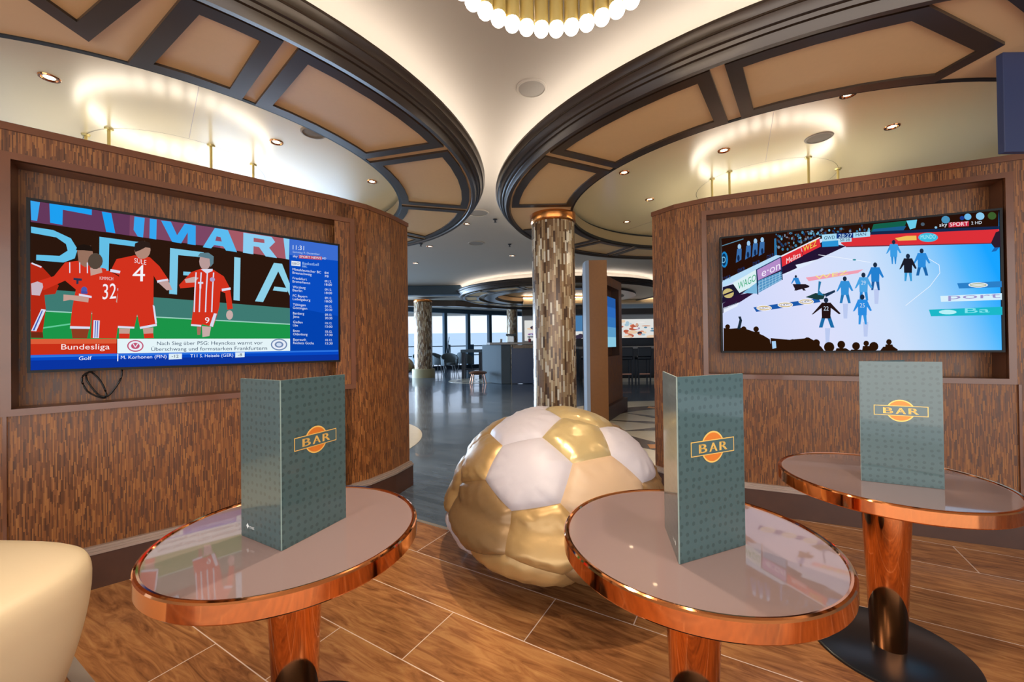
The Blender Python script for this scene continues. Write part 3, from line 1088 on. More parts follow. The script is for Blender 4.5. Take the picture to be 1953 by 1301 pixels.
    for i in range(4):
        s.line([(330, 512 + i * 18), (478, 450 + i * 13)], 2, '#b0d8f0')
    # score
    P([(722, 216), (812, 208), (820, 240), (810, 252), (724, 260)], '#a8dcf4')
    P([(812, 208), (914, 204), (914, 234), (812, 240)], '#14347c')
    P([(914, 204), (1016, 196), (1018, 226), (914, 236)], '#a8dcf4')
    P([(722, 258), (822, 250), (824, 286), (724, 292)], '#2c94d8')
    P([(822, 240), (904, 234), (904, 258), (822, 264)], '#b8e0f4')
    T('GWD', (736, 246), (802, 240), 20, '#14345c')
    T('28:27', (824, 236), (908, 230), 24, '#c8ecfc')
    T('HAN', (930, 226), (992, 220), 20, '#14345c')
    T('58:28', (832, 258), (894, 254), 16, '#14345c')
    T('sky', (1440, 166), (1488, 162), 22, '#eef4fc')
    P([(1496, 140), (1620, 132), (1620, 162), (1496, 170)], '#c83048')
    T('SPORT', (1504, 164), (1614, 158), 24, '#fbeef2')
    T('2 HD', (1634, 152), (1698, 148), 18, '#dce8f4')
    # floor advertisements
    P([(300, 664), (700, 606), (712, 630), (318, 692)], '#1c58a8')
    for x, y in ((366, 668), (496, 648), (624, 628)):
        s.disc(x, y, 48, 18, '#f0eef4')
        s.disc(x, y, 42, 13, '#c8a83c')
        s.disc(x, y, 38, 9, '#f0eef4')
        T('LIDL', (x - 26, y + 6), (x + 26, y), 10, '#1c3870')
    P([(622, 480), (975, 428), (940, 452), (640, 502)], '#f0a0b4')
    T('WEZ', (680, 492), (880, 458), 24, '#f4e48c')
    P([(1545, 512), (1815, 498), (1815, 535), (1556, 544)], '#2c80c8')
    s.disc(1672, 522, 60, 16, '#f0f4fc')
    s.disc(1672, 522, 52, 10, '#8ca068')
    s.disc(1672, 522, 46, 5, '#f0f4fc')
    P([(1442, 590), (1815, 572), (1815, 612), (1446, 626)], '#d8f0fc')
    T('port', (1490, 610), (1806, 600), 32, '#9c94cc')
    P([(1372, 674), (1818, 654), (1818, 704), (1384, 714)], '#1cb8c8')
    T('Ba', (1590, 694), (1740, 688), 30, '#84e4f0')
    s.disc(1486, 688, 54, 14, '#b8f0f8')
    for pts in ([(1370, 360), (1436, 400), (1440, 450), (1380, 530), (1230, 650)], [(700, 340), (840, 358), (1020, 386)]):
        s.line(pts, 3, '#f0f6ff')
    s.disc(920, 370, 11, 5, '#2c8c9c')
    # reflections of players in the court
    for x, y in ((862, 690), (1052, 600), (752, 840), (985, 800)):
        P([(x - 14, y - 50), (x + 18, y - 50), (x + 12, y + 40), (x - 10, y + 40)], '#bccaf0')
    b, k, lg = '#2c84d0', '#241820', '#2484c8'
    fig(s, 585, 560, 96, b, k, lean=-0.25, spread=2.2)
    P([(540, 520), (620, 520), (645, 532), (640, 540), (560, 560)], k)
    fig(s, 1160, 396, 150, '#3c9ce4', '#2c8cd8', spread=0.5)
    fig(s, 1330, 466, 168, '#2c8cdc', '#1c64a8', spread=1.3)
    fig(s, 1246, 500, 170, '#1c1c28', '#3c9cd8', spread=0.8)
    fig(s, 1046, 556, 172, '#2480d0', '#1c5ca0', spread=0.9)
    fig(s, 860, 636, 166, '#3490d8', '#2478b8', spread=1.2)
    fig(s, 974, 620, 174, '#4ca4e4', '#2c8cd8', '29', spread=0.9)
    fig(s, 966, 766, 186, '#2c8ce0', '#3494e0', '25', spread=0.8)
    fig(s, 745, 786, 186, '#241414', '#1c6ca8', '22', spread=1.5, arms=1.5)
    # fallen player
    P([(620, 600), (680, 575), (740, 580), (730, 612), (690, 616)], '#1c3c3c')
    P([(700, 502), (716, 506), (704, 560), (732, 590), (694, 586)], '#2478a8')
    P([(735, 580), (798, 556), (802, 568), (744, 600)], '#1c3450')
    P([(1780, 200), (1806, 190), (1808, 290), (1775, 300), (1750, 266)], '#2c1c2c')
    P([(1770, 295), (1800, 292), (1780, 316), (1752, 320)], '#1c64b0')
    # silhouettes of the spectators
    D = '#2a1508'
    P([(116, 792), (160, 796), (230, 790), (300, 812), (360, 836), (400, 860), (412, 932), (116, 932)], D)
    P([(405, 852), (520, 862), (640, 850), (700, 880), (716, 932), (405, 932)], D)
    P([(412, 872), (436, 870), (440, 912), (416, 918)], '#a8d0f4')
    for x, y, r in ((141, 784, 15), (240, 798, 17), (316, 798, 17), (540, 880, 22), (600, 884, 18), (630, 872, 26), (684, 880, 22), (762, 906, 32), (836, 890, 24), (926, 898, 24), (988, 882, 17), (1034, 900, 28), (1126, 872, 17)):
        s.disc(x, y, r, r, D)
        P([(x - r * 1.5, 930), (x - r * 1.2, y + r * 0.9), (x + r * 1.2, y + r * 0.9), (x + r * 2.2, 930)], D)
    P([(200, 796), (214, 740), (206, 722), (222, 720), (230, 745), (218, 800)], '#1c2c3c')
    P([(1072, 928), (1090, 902), (1150, 898), (1180, 918), (1176, 928)], D)


def CR(ox, oy, k):
    return lambda *p: [((x - ox) * k, (y - oy) * k) for x, y in p]


television(lA, lt, ln, 0.152, 1.580, 1.090, 1.918, 0.012, 'wall television showing red-shirted footballers and a blue results panel',
           [(149, 74), (1842, 307), (1858, 928), (175, 1004)], draw_left, 0.13)
television(rA, rt, rn, 0.084, 1.540, 1.118, 1.953, 0.012, 'wall television showing a handball match on a pale court',
           [(104, 240), (1810, 62), (1819, 919), (114, 934)], draw_right, 0.13)

# cable hanging under the left television
c0 = lA + lt * 0.40 - ln * 0.10
cb = MB()


def wp(u, z, o=-0.10):
    q = lA + lt * u + ln * o
    return Vector((q.x, q.y, z))


pts = [(0.43, 1.10), (0.40, 1.095), (0.355, 1.085), (0.325, 1.06), (0.325, 1.02), (0.345, 0.975), (0.385, 0.945), (0.408, 0.945), (0.405, 0.985), (0.385, 1.04), (0.36, 1.075),
       (0.345, 1.08), (0.335, 1.06), (0.345, 1.02), (0.38, 0.96), (0.412, 0.95), (0.44, 0.985), (0.465, 1.04), (0.47, 1.09), (0.472, 1.12)]
sm_ = []
for i in range(len(pts) - 1):
    p0, p1, p2, p3 = pts[max(i - 1, 0)], pts[i], pts[i + 1], pts[min(i + 2, len(pts) - 1)]
    for j in range(5):
        t_ = j / 5
        q = [0.5 * ((2 * p1[k]) + (-p0[k] + p2[k]) * t_ + (2 * p0[k] - 5 * p1[k] + 4 * p2[k] - p3[k]) * t_ ** 2 + (-p0[k] + 3 * p1[k] - 3 * p2[k] + p3[k]) * t_ ** 3) for k in (0, 1)]
        sm_.append(wp(q[0], q[1], -0.075 + 0.012 * math.sin(i * 0.9)))
cb.tube(sm_, 0.0042, 8)
tag(cb.build('power_cable', M['cable'], smooth=True), 'black looped cable hanging below the left television', 'cable')


# ------------------------------------------------------------------ ceiling
ZS, ZG, ZC = 2.60, 2.78, 2.90       # soffit ring, glossy recess, main ceiling
LC, LR = (-2.823, 3.479), (1.814, 2.47, 2.60)
RC, RR = (2.543, 4.064), (1.918, 2.542, 2.69)
cl = MB()
cl.box((0, 3.9, ZC + 0.05), (18, 15.4, 0.1))
struct(cl.build('ceiling', M['ceil']), 'cream main ceiling lit by coves around the round dropped rings')
cl = MB()
cl.box((0, 18.1, ZC + 0.1), (18, 13, 0.1))
struct(cl.build('ceiling', M['ceil']), 'pale ceiling over the far bar and windows')


def inset(poly, w):
    n = len(poly)
    a = sum(poly[i][0] * poly[(i + 1) % n][1] - poly[(i + 1) % n][0] * poly[i][1] for i in range(n))
    if a < 0:
        poly = poly[::-1]
    out = []
    for i in range(n):
        p0, p1, p2 = Vector(poly[i - 1]), Vector(poly[i]), Vector(poly[(i + 1) % n])
        d1, d2 = (p1 - p0).normalized(), (p2 - p1).normalized()
        n1, n2 = Vector((-d1.y, d1.x)), Vector((-d2.y, d2.x))
        b = (n1 + n2).normalized()
        out.append(tuple(p1 + b * w / max(0.3, b.dot(n1))))
    return poly, out


def coffer(poly, parent, w=0.070, z=ZS):
    poly, inn = inset(poly, w)
    n = len(poly)
    m = MB()
    zt, zb = z - 0.004, z - 0.021
    for i in range(n):
        j = (i + 1) % n
        o0, o1, i0, i1 = poly[i], poly[j], inn[i], inn[j]
        m.quad((*o0, zb), (*i0, zb), (*i1, zb), (*o1, zb))
        m.quad((*o0, zt), (*o0, zb), (*o1, zb), (*o1, zt))
    for i in range(n):
        j = (i + 1) % n
        m.quad((*inn[i], zb), (*inn[i], zt), (*inn[j], zt), (*inn[j], zb))
    f = m.build('coffer_frame', M['bronze'], parent)
    pn = MB()
    pn.add([(*p, z - 0.009) for p in inn], [tuple(range(n - 1, -1, -1))])
    pn.build('coffer_panel', M['tan'], f)
    return f


def ceiling_ring(c, R, label, coffers, polys, glossy=True, mats=('tanl', 'bronze', 'gloss')):
    ri, rb, rt_ = R
    root = struct(empty('ceiling_ring', (0, 0, 0)), label)
    C3 = (c[0], c[1], 0)
    m = MB()
    m.lathe([(rb + 0.01, ZS - 0.006), (ri, ZS - 0.006)], 128, C3)
    m.build('soffit', M[mats[0]], root, smooth=True)
    # stepped outer cornice
    o = rb
    w = rt_ - rb
    prof = [(o, ZS + 0.049), (o, ZS - 0.004), (o + 0.012 * w / 0.13, ZS - 0.030), (o + 0.040 * w / 0.13, ZS - 0.034), (o + 0.050 * w / 0.13, ZS - 0.010),
            (o + 0.055 * w / 0.13, ZS + 0.006), (o + 0.070 * w / 0.13, ZS + 0.006), (o + 0.076 * w / 0.13, ZS + 0.022), (o + 0.090 * w / 0.13, ZS + 0.024),
            (o + 0.095 * w / 0.13, ZS + 0.040), (o + 0.108 * w / 0.13, ZS + 0.062), (o + 0.115 * w / 0.13, ZS + 0.066), (o + 0.120 * w / 0.13, ZS + 0.082), (o + w, ZS + 0.098), (o + w, ZS + 0.112),
            (o + w - 0.02, ZS + 0.112), (o + w - 0.02, ZS + 0.06), (o + 0.02, ZS + 0.05)]
    m = MB()
    m.lathe(prof[::-1], 160, C3)
    m.build('cornice', M[mats[1]], root, smooth=True, angle=25)
    # upstand inside the cove, closing the gap to the ceiling
    m = MB()
    m.lathe([(rb - 0.16, ZS + 0.052), (rb - 0.16, ZC)], 96, C3)
    m.lathe([(rb + 0.03, ZS + 0.052), (rb - 0.17, ZS + 0.052)][::-1], 96, C3)
    m.build('cove_back', M['ceil'], root, smooth=True)
    m = MB()
    m.lathe([(rb - 0.04, ZS + 0.100), (rb, ZS + 0.100), (rb, ZS + 0.115), (rb - 0.04, ZS + 0.115), (rb - 0.04, ZS + 0.100)], 96, C3)
    m.build('cove_light', M['cove'], root)
    # inner edge: dark lip, fascia and black reveal
    m = MB()
    m.lathe([(ri + 0.003, ZS + 0.006), (ri + 0.003, ZS - 0.012), (ri - 0.022, ZS - 0.012), (ri - 0.022, ZS + 0.02), (ri, ZS + 0.02)], 128, C3)
    m.build('inner_lip', M['black'], root, smooth=True)
    m = MB()
    m.lathe([(ri + 0.001, ZS + 0.018), (ri + 0.001, ZG - 0.03)][::-1], 128, C3)
    m.build('fascia', M['fascia'], root, smooth=True)
    m = MB()
    m.lathe([(ri + 0.001, ZG - 0.03), (ri + 0.03, ZG - 0.03), (ri + 0.03, ZG + 0.004)][::-1], 128, C3)
    m.build('shadow_gap', M['black'], root, smooth=True)
    m = MB()
    m.lathe([(ri + 0.03, ZG), (0.0001, ZG)], 128, C3)
    m.build('recess_ceiling', M[mats[2]], root)
    for a0, a1, rr0, rr1 in coffers:
        g = 0.034
        outer = arc(c, rr1, a0 + math.degrees(g / rr1), a1 - math.degrees(g / rr1), 5)
        inner = arc(c, rr0, a1 - math.degrees(g / rr0), a0 + math.degrees(g / rr0), 5)
        coffer(outer + inner, root)
    for p in polys:
        coffer(p, root)
    return root


def pol(c, r, a):
    return (c[0] + r * math.cos(math.radians(a)), c[1] + r * math.sin(math.radians(a)))


li, lo = LR[0] + 0.004, LR[1] - 0.012
cofL = [(-15.2, 15.4, li, lo), (-42.0, -15.2, li, lo), (15.4, 46.0, li, lo), (46.0, 76.0, li, lo), (76, 106, li, lo), (106, 136, li, lo), (136, 166, li, lo), (166, 200, li, lo)]
pl1 = arc(LC, li, -57.6, -43.0, 2) + arc(LC, lo, -42.7, -50.9, 2)
pl2 = [(-1.885, 1.80), (-1.905, 1.30), (-1.45, 1.14), (-1.36, 1.54)]
ringL = ceiling_ring(LC, LR, 'dropped round ceiling ring over the left seating, with tan coffers and bronze cornice', cofL, [pl1, pl2])
ri_, ro_ = RR[0] + 0.004, RR[1] - 0.012
cofR = [(-153.6, -126.2, ri_, ro_), (-181.0, -153.6, ri_, ro_), (134, 161.5, ri_, ro_), (113, 134, ri_, ro_), (88, 113, ri_, ro_), (68, 88, ri_, ro_), (38, 68, ri_, ro_), (8, 38, ri_, ro_)]
pr1 = arc(RC, ri_, -97.5, -125.0, 5) + arc(RC, ro_, -125.4, -108.3, 4) + [(2.335, 1.885)]
pr2 = [(1.96, 1.60), (2.42, 1.80), (2.95, 1.78), (2.95, 1.60)]
ringR = ceiling_ring(RC, RR, 'dropped round ceiling ring over the right seating, with tan coffers and bronze cornice', cofR, [pr1, pr2])

# far ring over the bar
ZSs, ZGs = ZS, ZG
ZS, ZG = 2.64, 2.82
FC, FR = (1.45, 12.4), (1.9, 2.95, 3.15)
ringF = ceiling_ring(FC, FR, 'dropped round ceiling ring over the far bar, seen between the walls', [(a, a + 24, 2.45, 2.93) for a in range(100, 260, 24)], [], mats=('fascia', 'bronze', 'tanl'))
m = MB()
m.lathe([(2.28, ZS), (2.28, ZS - 0.05), (1.95, ZS - 0.05), (1.95, ZS)], 96, (FC[0], FC[1], 0))
m.build('inner_band', M['bronze'], ringF, smooth=True)
ZS, ZG = ZSs, ZGs

# beams between the ceiling fields
m = MB()
m.box((-4.6, 11.7, 2.77), (6.3, 0.35, 0.27))
m.box((6.8, 11.7, 2.77), (5.0, 0.35, 0.27))
struct(m.build('trim_2', M['mullion'], bevel=0.02), 'dark beam across the ceiling on both sides of the far ring')
m = MB()
m.prism([(-6.5, 15.2), (-2.2, 15.9), (1.0, 18.4), (4, 18.4), (4, 18.7), (0.9, 18.7), (-2.3, 16.2), (-6.5, 15.5)], 2.72, 2.98)
struct(m.build('trim_3', M['bronze']), 'brown angled beam hanging before the windows')


def ceiling_speaker(x, y, z, r, label, g='round loudspeaker grilles in the ceiling'):
    t = tag(empty('ceiling_speaker', (x, y, z)), label, 'speaker', g)
    m = MB()
    m.lathe([(r * 0.86, 0.0), (r * 0.88, -0.008), (r, -0.006), (r + 0.004, 0.0)][::-1], 48)
    m.build('rim', M['ceil'], t, smooth=True)
    m = MB()
    m.lathe([(r * 0.87, -0.003), (0.0001, -0.005)], 48)
    m.build('grille', M['grille'], t)
    return t


def downlight(x, y, z, label, g, r=0.045, power=0.0):
    t = tag(empty('downlight', (x, y, z)), label, 'light', g)
    m = MB()
    m.lathe([(r * 0.55, 0.01), (r * 0.72, -0.001), (r * 0.80, -0.006), (r, -0.006), (r * 1.06, 0.0)][::-1], 32)
    m.build('rim', M['copper'], t, smooth=True)
    m = MB()
    m.lathe([(r * 0.56, 0.0), (0.0001, 0.0)], 24)
    m.build('lamp', M['lamp'], t)
    if power:
        L = bpy.data.lights.new('spot_beam', 'SPOT')
        L.energy = power
        L.spot_size = math.radians(100)
        L.spot_blend = 0.8
        L.color = (1.0, 0.80, 0.60)
        L.shadow_soft_size = 0.04
        lo_ = bpy.data.objects.new('spot_beam', L)
        COL.objects.link(lo_)
        lo_.parent = t
        lo_.location = (0, 0, -0.02)
    return t


GL, GR, GM, GF = ('downlights in the left ring recess', 'downlights in the right ring recess', 'downlights in the main ceiling', 'small lights in the far ceiling')
for x, y, lb, pw in ((-2.67, 2.33, 'copper-rimmed downlight at the far left, nearest one in the left glossy recess', 25),
                     (-1.80, 3.10, 'copper-rimmed downlight beside the round speaker in the left glossy recess', 25),
                     (-1.33, 3.87, 'copper-rimmed downlight near the right tip of the left glossy recess', 25)):
    downlight(x, y, ZG, lb, GL, power=pw)
for x, y, lb, pw in ((2.18, 2.58, 'copper-rimmed downlight touching the dark lip, topmost in the right glossy recess', 25),
                     (2.84, 2.98, 'copper-rimmed downlight in the plain area right of the lamp reflection, right recess', 25),
                     (3.68, 2.96, 'copper-rimmed downlight partly hidden at the right picture edge', 0),
                     (1.77, 3.32, 'copper-rimmed downlight inside the blurred lamp reflection, right recess', 25),
                     (1.06, 3.73, 'copper-rimmed downlight near the left tip of the right glossy recess', 25),
                     (1.54, 4.44, 'copper-rimmed downlight just above the right wall corner, in the right recess', 0),
                     (1.52, 5.26, 'farthest copper-rimmed downlight in the right glossy recess', 0)):
    downlight(x, y, ZG, lb, GR, power=pw)
downlight(-0.11, 1.98, ZC, 'large copper-rimmed downlight beside the globe chandelier', GM, r=0.06, power=80)
downlight(-0.62, 5.67, ZC, 'ceiling downlight just left of the sprinkler between the two rings', GM, power=45)
for i, (x, y, lb) in enumerate(((-1.40, 6.94, 'ceiling downlight beyond the left ring, right of a black sprinkler'), (-1.98, 8.35, 'ceiling downlight beyond the left ring, close to the wall corner'),
                                (0.03, 7.76, 'ceiling downlight left of the mosaic column, over the dark floor'))):
    downlight(x, y, ZC, lb, GF, r=0.05, power=80)
ceiling_speaker(0.15, 2.67, ZC, 0.10, 'large round speaker grille in the main ceiling below the chandelier')
ceiling_speaker(-0.42, 5.20, ZC, 0.14, 'round speaker grille between the tips of the two rings')
ceiling_speaker(-0.58, 6.76, ZC, 0.14, 'round speaker grille beyond the rings, farther into the room')
ceiling_speaker(-1.45, 2.97, ZG, 0.085, 'round speaker grille in the left glossy recess')
ceiling_speaker(2.41, 3.13, ZG, 0.09, 'round speaker grille in the right glossy recess')
for x, y, lb in ((-0.21, 5.47, 'small sprinkler right of a downlight between the two rings'), (-1.51, 6.75, 'black sprinkler beyond the left ring tip'), (-0.02, 6.85, 'small sprinkler close to the mosaic column')):
    m = MB()
    m.lathe([(0.03, 0), (0.03, -0.008), (0.012, -0.012), (0.010, -0.04), (0.022, -0.044), (0.0001, -0.048)][::-1], 16, (x, y, ZC))
    tag(m.build('sprinkler', M['dark'], smooth=True), lb, 'sprinkler', 'fire sprinklers in the ceiling')

for i, (x, y) in enumerate(((-0.85, 0.45), (0.95, 0.35), (0.1, 0.1))):      # added spots without fixtures over the viewer, brightening the near floor
    L = bpy.data.lights.new('spot_beam', 'SPOT')
    L.energy = 45
    L.spot_size, L.spot_blend = math.radians(120), 0.9
    L.color = (1.0, 0.84, 0.66)
    L.shadow_soft_size = 0.05
    o = bpy.data.objects.new('spot_beam', L)
    COL.objects.link(o)
    o.location = (x, y, 2.86)

# panel joints of the glossy recess ceilings and the circle that joins the canopies
for c, R, root, angs in ((LC, LR[0], ringL, (-48, 70, 190)), (RC, RR[0], ringR, (-119, 0, 120))):
    for a in angs:
        p0, p1 = pol(c, 0.62, a), pol(c, R, a)
        m = MB()
        m.tube([(*p0, ZG - 0.0005), (*p1, ZG - 0.0005)], 0.0016, 6)
        m.build('panel_joint', M['ledge'], root)
    m = MB()
    m.lathe([(0.60, ZG - 0.0015), (0.603, ZG - 0.0015)][::-1], 96, (c[0], c[1], 0))
    m.build('panel_joint', M['bronze'], root)


# ------------------------------------------------------------------ chandeliers
def chandelier(c, zb, R, n, rb, zc, label, rods, tube_h=0.24, tr=0.96, bm='bulb'):
    t = tag(empty('globe_chandelier', (c[0], c[1], zb)), label, 'chandelier')
    for i in range(n):
        a = 2 * pi * (i + 0.5) / n + pi / 2
        x, y = R * math.cos(a), R * math.sin(a)
        m = MB()
        m.sphere((x, y, 0), rb, 14, 9)
        g = m.build('globe', M[bm], t, smooth=True)
        m = MB()
        m.lathe([(rb * tr, rb * 0.45), (rb * tr, rb * 0.45 + tube_h), (0.0001, rb * 0.45 + tube_h)][::-1], 12, (x, y, 0))
        m.build('brass_tube', M['brass'], t, smooth=True)
    m = MB()
    m.lathe([(R - 0.02, tube_h + 0.02), (R + 0.02, tube_h + 0.02), (R + 0.02, tube_h + 0.045), (R - 0.02, tube_h + 0.045), (R - 0.02, tube_h + 0.02)], 64)
    m.build('hoop', M['brass'], t, smooth=True)
    for a in rods:
        x, y = R * math.cos(math.radians(a)), R * math.sin(math.radians(a))
        m = MB()
        m.tube([(x, y, tube_h + 0.03), (x, y, zc - zb)], 0.010, 10)
        rd = m.build('rod', M['brass'], t, smooth=True)
        m = MB()
        m.lathe([(0.0001, zc - zb - 0.014), (0.022, zc - zb - 0.012), (0.027, zc - zb)][::-1], 20, (x, y, 0))
        m.build('canopy', M['brass'], rd, smooth=True)
    return t


chandelier((0.155, 1.165), 2.40, 0.365, 40, 0.0285, ZC, 'ring chandelier of white globes under brass tubes at the top of the picture', (0, 90, 180, 270), 0.26)
chandelier(LC, 2.44, 0.60, 36, 0.045, ZG, 'ring chandelier on brass rods behind the left wall, mirrored in its glossy ceiling', (-95, -35, 0, -120), 0.04, 0.4, 'bulb_recess')
chandelier(RC, 2.43, 0.60, 36, 0.045, ZG, 'ring chandelier on brass rods behind the right wall, mirrored in its glossy ceiling', (-147, -87, -37, 195), 0.04, 0.4, 'bulb_recess')


# ------------------------------------------------------------------ mosaic columns
def column(x, y, r, zt, label, base=None, twist=False, collar=0.10):
    t = struct(empty('mosaic_column', (x, y, 0)), label)
    m = MB()
    z0 = base[1] if base else 0.0
    m.lathe([(r, z0), (r, zt - collar)], 72, uvm=True)
    m.build('shaft', M['mosaic'], t, smooth=True)
    m = MB()
    m.lathe([(r - 0.004, zt - collar - 0.01), (r + 0.006, zt - collar), (r + 0.016, zt - collar * 0.8), (r + 0.016, zt), (0.01, zt)], 48)
    m.build('collar', M['coppercollar'], t, smooth=True)
    if base:
        m = MB()
        m.lathe([(base[0], 0), (base[0], base[1] - 0.02), (base[0] - 0.02, base[1]), (0.01, base[1])], 48)
        m.build('plinth', M['creambase'], t, smooth=True)
    return t


column(0.462, 4.40, 0.232, ZS, 'column clad in gold and brown mosaic strips under a copper collar, behind the ball')
column(-3.30, 15.0, 0.33, 2.88, 'far mosaic column on a cream plinth, left of the bar', base=(0.42, 0.32))
column(0.02, 18.0, 0.24, 2.9, 'farthest mosaic column, between the windows and the bar')

# ------------------------------------------------------------------ tables
def table(c, label):
    t = tag(empty('round_table', (c[0], c[1], 0)), label, 'table', 'copper pedestal tables')
    R, H = 0.352, 0.667
    m = MB()
    m.lathe([(R - 0.016, H - 0.006), (R - 0.013, H - 0.001), (R - 0.008, H), (R - 0.003, H - 0.002), (R, H - 0.006), (R, H - 0.046), (R - 0.003, H - 0.050), (R - 0.03, H - 0.050)][::-1], 128)
    m.build('rim', M['copper'], t, smooth=True, angle=28)
    m = MB()
    m.lathe([(R - 0.014, H - 0.005), (0.0001, H - 0.005)][::-1], 96)
    m.lathe([(0.0001, H - 0.048), (R - 0.02, H - 0.048)][::-1], 96)
    m.build('tabletop', M['glass_top'], t)
    m = MB()
    m.lathe([(0.0001, 0.012), (0.052, 0.012), (0.054, 0.014), (0.078, H - 0.05), (0.0001, H - 0.05)][::-1], 64)
    m.build('pedestal', M['copper'], t, smooth=True, angle=60)
    m = MB()
    m.lathe([(0.0001, 0.014), (0.243, 0.012), (0.25, 0.008), (0.25, 0.0), (0.0001, 0.0)][::-1], 96)
    m.build('base', M['blackmetal'], t, smooth=True, angle=50)
    return t


T1, T2, T3 = (-0.650, 1.196), (0.493, 1.123), (1.452, 1.578)
table(T1, 'round copper-rimmed table in the left foreground, nearest the football picture')
table(T2, 'round copper-rimmed table in the middle foreground, overlapping the ball')
table(T3, 'round copper-rimmed table at the right, its copper pedestal and black base in view')


# ------------------------------------------------------------------ menus
def menu(sp, ends, H, label, front=0, mark=None):
    """two card leaves joined at an upright fold; emblem on leaf `front`"""
    z = 0.6628
    root = tag(empty('menu_card', (sp[0], sp[1], z)), label, 'menu')
    for k, e in enumerate(ends):
        d = Vector((e[0] - sp[0], e[1] - sp[1]))
        w = d.length
        d.normalize()
        nrm_ = Vector((d.y, -d.x))
        if nrm_.dot(Vector((sp[0], sp[1]))) > 0:
            nrm_ = -nrm_
        th_ = 0.002
        m = MB()
        a, b = Vector((0, 0)), d * w

        def q(p, zz, o):
            r = p + nrm_ * o
            return (r.x, r.y, zz)
        m.quad(q(a, 0, th_), q(b, 0, th_), q(b, H, th_), q(a, H, th_), 0, [(0, 0), (w, 0), (w, H), (0, H)])
        m.quad(q(a, 0, -th_), q(b, 0, -th_), q(b, H, -th_), q(a, H, -th_), 0, [(0, 0), (w, 0), (w, H), (0, H)])
        m.quad(q(a, H, th_), q(b, H, th_), q(b, H, -th_), q(a, H, -th_), 1)
        m.quad(q(b, 0, th_), q(b, 0, -th_), q(b, H, -th_), q(b, H, th_), 1)
        m.quad(q(a, 0, th_), q(a, 0, -th_), q(a, H, -th_), q(a, H, th_), 1)
        m.quad(q(a, 0, th_), q(b, 0, th_), q(b, 0, -th_), q(a, 0, -th_), 1)
        leaf = m.build('card_leaf', [M['menu'], M['menuedge']], root)
        o1 = th_ + 0.0006

        def E(x, y, o):                       # x along from the left as seen, y up from the base
            left_is_spine = (Vector((sp[0], sp[1])) + a).x < (Vector((sp[0], sp[1])) + b).x
            p = d * (x if left_is_spine else w - x)
            return q(p, y, o)
        if k == front:
            cx_, cy_ = w * 0.50, H * 0.60
            r = w * 0.175
            g = MB()
            N = 40
            g.add([E(cx_ + r * math.cos(2 * pi * i / N), cy_ + r * math.sin(2 * pi * i / N), o1) for i in range(N)], [tuple(range(N))], 1)
            g.add([E(cx_ + r * 0.9 * math.cos(2 * pi * i / N), cy_ + r * 0.9 * math.sin(2 * pi * i / N), o1 + 0.0003) for i in range(N)], [tuple(range(N))], 0)
            bw, bh = w * 0.33, H * 0.041

            def rect(x0, x1, y0, y1, o, mi):
                g.quad(E(x0, y0, o), E(x1, y0, o), E(x1, y1, o), E(x0, y1, o), mi)
            rect(cx_ - bw, cx_ + bw, cy_ - bh, cy_ + bh, o1 + 0.0006, 1)
            f_ = 0.0022
            rect(cx_ - bw + f_, cx_ + bw - f_, cy_ - bh + f_, cy_ + bh - f_, o1 + 0.0009, 2)
            x = cx_ - w * 0.215
            for ch in 'BAR':
                vs, fs, tw = text_mesh(ch)
                hh = bh * 1.25 / 0.72
                sx = w * 0.115 / tw
                g.add([E(x + v[0] * sx, cy_ - bh * 0.62 + v[1] * hh, o1 + 0.0012) for v in vs], fs, 1)
                g.add([E(x + v[0] * sx + 0.0022, cy_ - bh * 0.62 + v[1] * hh, o1 + 0.0012) for v in vs], fs, 1)
                x += w * 0.155
            g.build('emblem', [M['emblem'], M['emblemgold'], M['menu']], leaf)
        elif mark:
            g = MB()
            x0, y0 = w * 0.18, H * 0.075
            g.add([E(x0 + a_ * 0.008, y0 + b_ * 0.008, o1) for a_, b_ in ((-1, 0), (0, 1), (0.3, 0.3), (1, 0), (0.3, -0.3), (0, -1))], [tuple(range(6))], 0)
            vs, fs, tw = text_mesh('msc')
            g.add([E(x0 + 0.010 + v[0] * 0.022 / tw, y0 - 0.005 + v[1] * 0.014, o1) for v in vs], fs, 0)
            g.build('logo', M['menuwhite'], leaf)
    return root


menu((-0.613, 1.065), [(-0.529, 1.269), (-0.779, 1.158)], 0.448, 'green folded BAR menu standing on the left foreground table', 0, True)
menu((0.399, 0.979), [(0.609, 1.069), (0.440, 1.176)], 0.452, 'green folded BAR menu standing on the middle foreground table', 0, True)
menu((1.330, 1.545), [(1.538, 1.443), (1.555, 1.60)], 0.455, 'green folded BAR menu standing on the right-hand table', 0)


